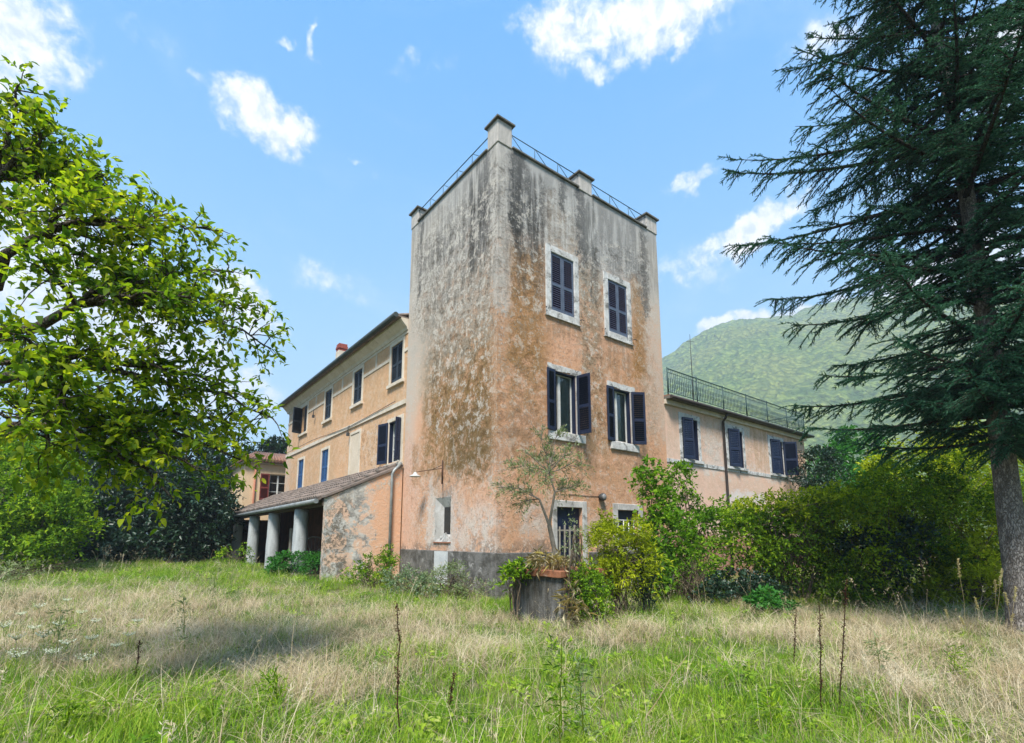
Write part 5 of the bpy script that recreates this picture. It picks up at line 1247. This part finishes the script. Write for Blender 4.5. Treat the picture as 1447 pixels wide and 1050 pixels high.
# ------------------------------------------------------------------ meadow
def blade_strip(V, F, R, p, d, h, w, bend, r, rv):
    side = np.array([-d[1], d[0], 0]); b = len(V); n = 4
    for i in range(n):
        t = i/n; c = p+np.array([0, 0, 1.0])*h*(t-.42*bend*t*t)+d*h*bend*t*t
        ww = w*(1-.75*t)*.5; V += [c-side*ww, c+side*ww]
    V.append(p+np.array([0, 0, 1.0])*h*(1-.42*bend)+d*h*bend)
    for i in range(n-1): F.extend([(b+2*i, b+2*i+1, b+2*i+3), (b+2*i, b+2*i+3, b+2*i+2)]); R.extend([rv, rv])
    F.append((b+2*n-2, b+2*n-1, b+2*n)); R.append(rv)
def meadow():
    r = np.random.default_rng(77)
    def grassmat(name, cols, world_cols, tl):
        m, t, out = material(name)
        a = t.new('ShaderNodeAttribute', attribute_name='rnd').outputs['Fac']; oi = t.new('ShaderNodeObjectInfo').outputs['Random']
        n = t.noise(position(t), .7, 4, .6)
        f = t.m('ADD', t.m('ADD', t.m('MULTIPLY', a, .45), t.m('MULTIPLY', oi, .45)), t.m('MULTIPLY', t.m('SUBTRACT', n, .5), .8), clamp=True)
        rp = t.new('ShaderNodeValToRGB'); t.L.new(f, rp.inputs[0]); e = rp.color_ramp.elements
        while len(e) < len(cols): e.new(.5)
        for i, c in enumerate(cols): e[i].position = i/(len(cols)-1); e[i].color = (*c, 1)
        p = t.new('ShaderNodeBsdfPrincipled'); t.L.new(rp.outputs[0], p.inputs['Base Color']); p.inputs['Roughness'].default_value = .6; p.inputs['Specular IOR Level'].default_value = .2
        tr = t.new('ShaderNodeBsdfTranslucent'); t.L.new(rp.outputs[0], tr.inputs[0]); mx = t.new('ShaderNodeMixShader'); mx.inputs[0].default_value = tl
        t.L.new(p.outputs[0], mx.inputs[1]); t.L.new(tr.outputs[0], mx.inputs[2]); t.L.new(mx.outputs[0], out.inputs[0]); return m
    mg = grassmat('green_grass_blade', [(.05, .14, .010), (.16, .32, .016), (.33, .45, .032), (.54, .54, .18)], None, .4)
    md = grassmat('dry_grass_blade', [(.28, .195, .095), (.53, .42, .25), (.68, .58, .40), (.77, .70, .54)], None, .3)
    coll = bpy.data.collections.new('grass_tufts')
    def tuft(idx, n, hr, wr, br, mat, spread, heads=False):
        V, F, R = [], [], []
        for i in range(n):
            a = r.uniform(0, 6.28); d = np.array([math.cos(a), math.sin(a), 0]); q = spread*math.sqrt(r.random()); b = r.uniform(0, 6.28)
            p = np.array([q*math.cos(b), q*math.sin(b), -.01]); h = r.uniform(*hr)
            blade_strip(V, F, R, p, d, h, r.uniform(*wr), r.uniform(*br), r, r.random())
        if heads:
            for i in range(3):
                a = r.uniform(0, 6.28); d = np.array([math.cos(a), math.sin(a), 0]); h = r.uniform(.45, .75); bend = r.uniform(.1, .5); rv = r.random()
                blade_strip(V, F, R, np.zeros(3), d, h, .004, bend, r, rv)
                top = np.array([0, 0, 1.0])*h*(1-.42*bend)+d*h*bend
                for k in range(14):
                    c = top-(np.array([0, 0, 1.0])*(1-.84*bend)+d*2*bend)*h*.16*r.random(); u = unit(r.normal(0, 1, 3)+np.array([0, 0, .8])); b = len(V)
                    V += [c, c+np.cross(u, d)*.004+u*.012, c+u*.026]; F.append((b, b+1, b+2)); R.append(rv)
        me = tri_mesh('tuft', np.array(V), np.array(F), mat, np.array(R)); o = bpy.data.objects.new('tuft_%02d' % idx, me); coll.objects.link(o)
    for i in range(5): tuft(i, 22, (.10, .30), (.004, .008), (.15, 1.0), mg, .13)
    for i in range(5, 10): tuft(i, 24, (.14, .38), (.0025, .0055), (.7, 1.75), md, .16)
    for i in range(10, 12): tuft(i, 9, (.15, .45), (.003, .006), (.3, 1.2), md, .08, True)
    # a low broad-leaved filler
    V, F, R = leaf_arrays(np.stack([r.normal(0, .05, 26), r.normal(0, .05, 26), r.uniform(.01, .08, 26)], 1), np.stack([r.normal(0, 1, 26), r.normal(0, 1, 26), r.uniform(.1, .8, 26)], 1), .055, .03, True, r)
    o = bpy.data.objects.new('tuft_12', tri_mesh('tuft', V, F, mg, R)); coll.objects.link(o)
    # where the lawn is dry (+) or green (-)
    spots = [(100,860,2.2,1),(250,890,1.7,1),(380,920,1.3,1),(500,890,1.5,1),(450,975,.7,.9),(560,960,.6,.6),(330,860,2.5,.7),(720,900,.6,.3),(820,910,.7,.7),(1150,880,1.3,1),(1300,905,1.6,1.2),(1420,930,1.4,1.2),(1260,960,.6,.9),(1400,1010,.6,1),(960,905,.6,.6),(20,900,1.2,.8),(640,905,.6,.5),(1060,900,.5,.5),(600,1000,.3,.2),(420,1030,.3,.6),(200,945,.7,.7),
             (300,1015,.75,-1),(150,1000,.7,-1),(60,970,.6,-.6),(650,850,1.1,-.9),(600,930,.5,-.4),(700,1000,.8,-1),(850,1000,.9,-1.2),(960,960,.8,-1),(1050,1010,.8,-1.1),(1000,870,1.0,-1),(420,815,2.6,-1),(520,840,1.6,-1),(200,805,4,-.5),(350,810,4,-.8),(1090,850,.7,-1),(1230,1025,.5,-.7),(1010,930,.6,-.8),(760,930,.5,-.6),(1447,1040,.5,.6),(530,1030,.4,-.3)]
    SX = []; 
    for px, py, rd, v in spots: g = on_ground(px, py); SX.append((g.x, g.y, rd, v))
    N = 150000
    a = CAM_H+r.uniform(-1.02, 1.02, N); rad = 2.6+31.4*r.random(N)**1.55
    x = CAM[0]+rad*np.cos(a); y = CAM[1]+rad*np.sin(a)
    # thin out so that tuft density falls with distance
    want = np.clip(170/(1+(rad/5.5)**1.9), 14, 170)
    have = N/(31.4*1.55)*((rad-2.6)/31.4+1e-6)**(1/1.55-1)/(2.04*rad)
    keep = r.random(N) < want/have
    keep &= ~((x > -.12) & (y > -.12)) & ~((x > -2.75) & (y > 5.15)) & ~((np.abs(x+.72) < .72) & (np.abs(y+2.98) < .72)) & (y < 60)
    x, y, rad = x[keep], y[keep], rad[keep]; n = len(x)
    num = np.zeros(n); den = np.full(n, .12)
    for sx, sy, rd, v in SX:
        g = np.exp(-((x-sx)**2+(y-sy)**2)/(2*(rd*.8)**2)); num += g*v; den += g
    dry = num/den
    P = np.stack([x, y, 0*x], 1)
    f = dry*1.1-.20+.7*wob(P, 1.5, 4)+.6*wob(P, 4.2, 9)+r.normal(0, .42, n)
    idx = np.where(f > .08, r.integers(5, 10, n), r.integers(0, 5, n))
    q = r.random(n); idx = np.where((f > .25) & (q < .06), r.integers(10, 12, n), idx); idx = np.where((f < -.1) & (q < .10), 12, idx)
    idx = np.where((f < .08) & (q > .91), r.integers(5, 10, n), idx); idx = np.where((f > .08) & (q > .84), r.integers(0, 5, n), idx); idx = np.where((f < .08) & (q > .965), r.integers(10, 12, n), idx)
    z = ground_z(x, y)
    scl = r.uniform(.65, 1.25, n)*(1+.25*wob(P, 1.1, 6))*np.where(idx < 5, .95, 1.0)*(1+np.clip((rad-9)/30, 0, .5))
    rot = np.stack([r.normal(0, .16, n), r.normal(0, .16, n), r.uniform(0, 6.28, n)], 1)
    me = bpy.data.meshes.new('meadow_grass'); me.vertices.add(n); me.vertices.foreach_set('co', np.stack([x, y, z], 1).astype(np.float32).ravel())
    at_ = me.attributes.new('rot', 'FLOAT_VECTOR', 'POINT'); at_.data.foreach_set('vector', rot.astype(np.float32).ravel())
    at_ = me.attributes.new('scl', 'FLOAT', 'POINT'); at_.data.foreach_set('value', scl.astype(np.float32))
    at_ = me.attributes.new('idx', 'INT', 'POINT'); at_.data.foreach_set('value', idx.astype(np.int32))
    ob = tag(link('meadow_grass', me), kind='stuff')
    ng = bpy.data.node_groups.new('grass', 'GeometryNodeTree'); ng.interface.new_socket('Geometry', in_out='INPUT', socket_type='NodeSocketGeometry'); ng.interface.new_socket('Geometry', in_out='OUTPUT', socket_type='NodeSocketGeometry')
    N_ = ng.nodes.new; i_ = N_('NodeGroupInput'); o_ = N_('NodeGroupOutput'); ci = N_('GeometryNodeCollectionInfo'); ci.inputs['Collection'].default_value = coll; ci.inputs['Separate Children'].default_value = True; ci.inputs['Reset Children'].default_value = True
    ip = N_('GeometryNodeInstanceOnPoints'); ip.inputs['Pick Instance'].default_value = True
    def na(nm, ty): q = N_('GeometryNodeInputNamedAttribute'); q.data_type = ty; q.inputs['Name'].default_value = nm; return q.outputs['Attribute']
    L = ng.links.new; L(i_.outputs[0], ip.inputs['Points']); L(ci.outputs[0], ip.inputs['Instance']); L(na('idx', 'INT'), ip.inputs['Instance Index'])
    e2r = N_('FunctionNodeEulerToRotation'); L(na('rot', 'FLOAT_VECTOR'), e2r.inputs[0]); L(e2r.outputs[0], ip.inputs['Rotation']); L(na('scl', 'FLOAT'), ip.inputs['Scale']); L(ip.outputs[0], o_.inputs[0])
    md_ = ob.modifiers.new('grass', 'NODES'); md_.node_group = ng
    print('tufts', n)
meadow()

# ------------------------------------------------------------------ air between here and the mountain
def haze():
    m = bpy.data.materials.new('haze_air'); m.use_nodes = True; nt = m.node_tree; nt.nodes.clear()
    out = nt.nodes.new('ShaderNodeOutputMaterial'); v = nt.nodes.new('ShaderNodeVolumePrincipled')
    v.inputs['Color'].default_value = (.74, .86, 1, 1); v.inputs['Density'].default_value = HAZE
    nt.links.new(v.outputs[0], out.inputs['Volume'])
    b = MB(); b.box(-1750, 1750, -1750, 1750, -12, 445); o = b.build('haze', m); tag(o, kind='stuff')
HAZE = .0007
if HAZE: haze()
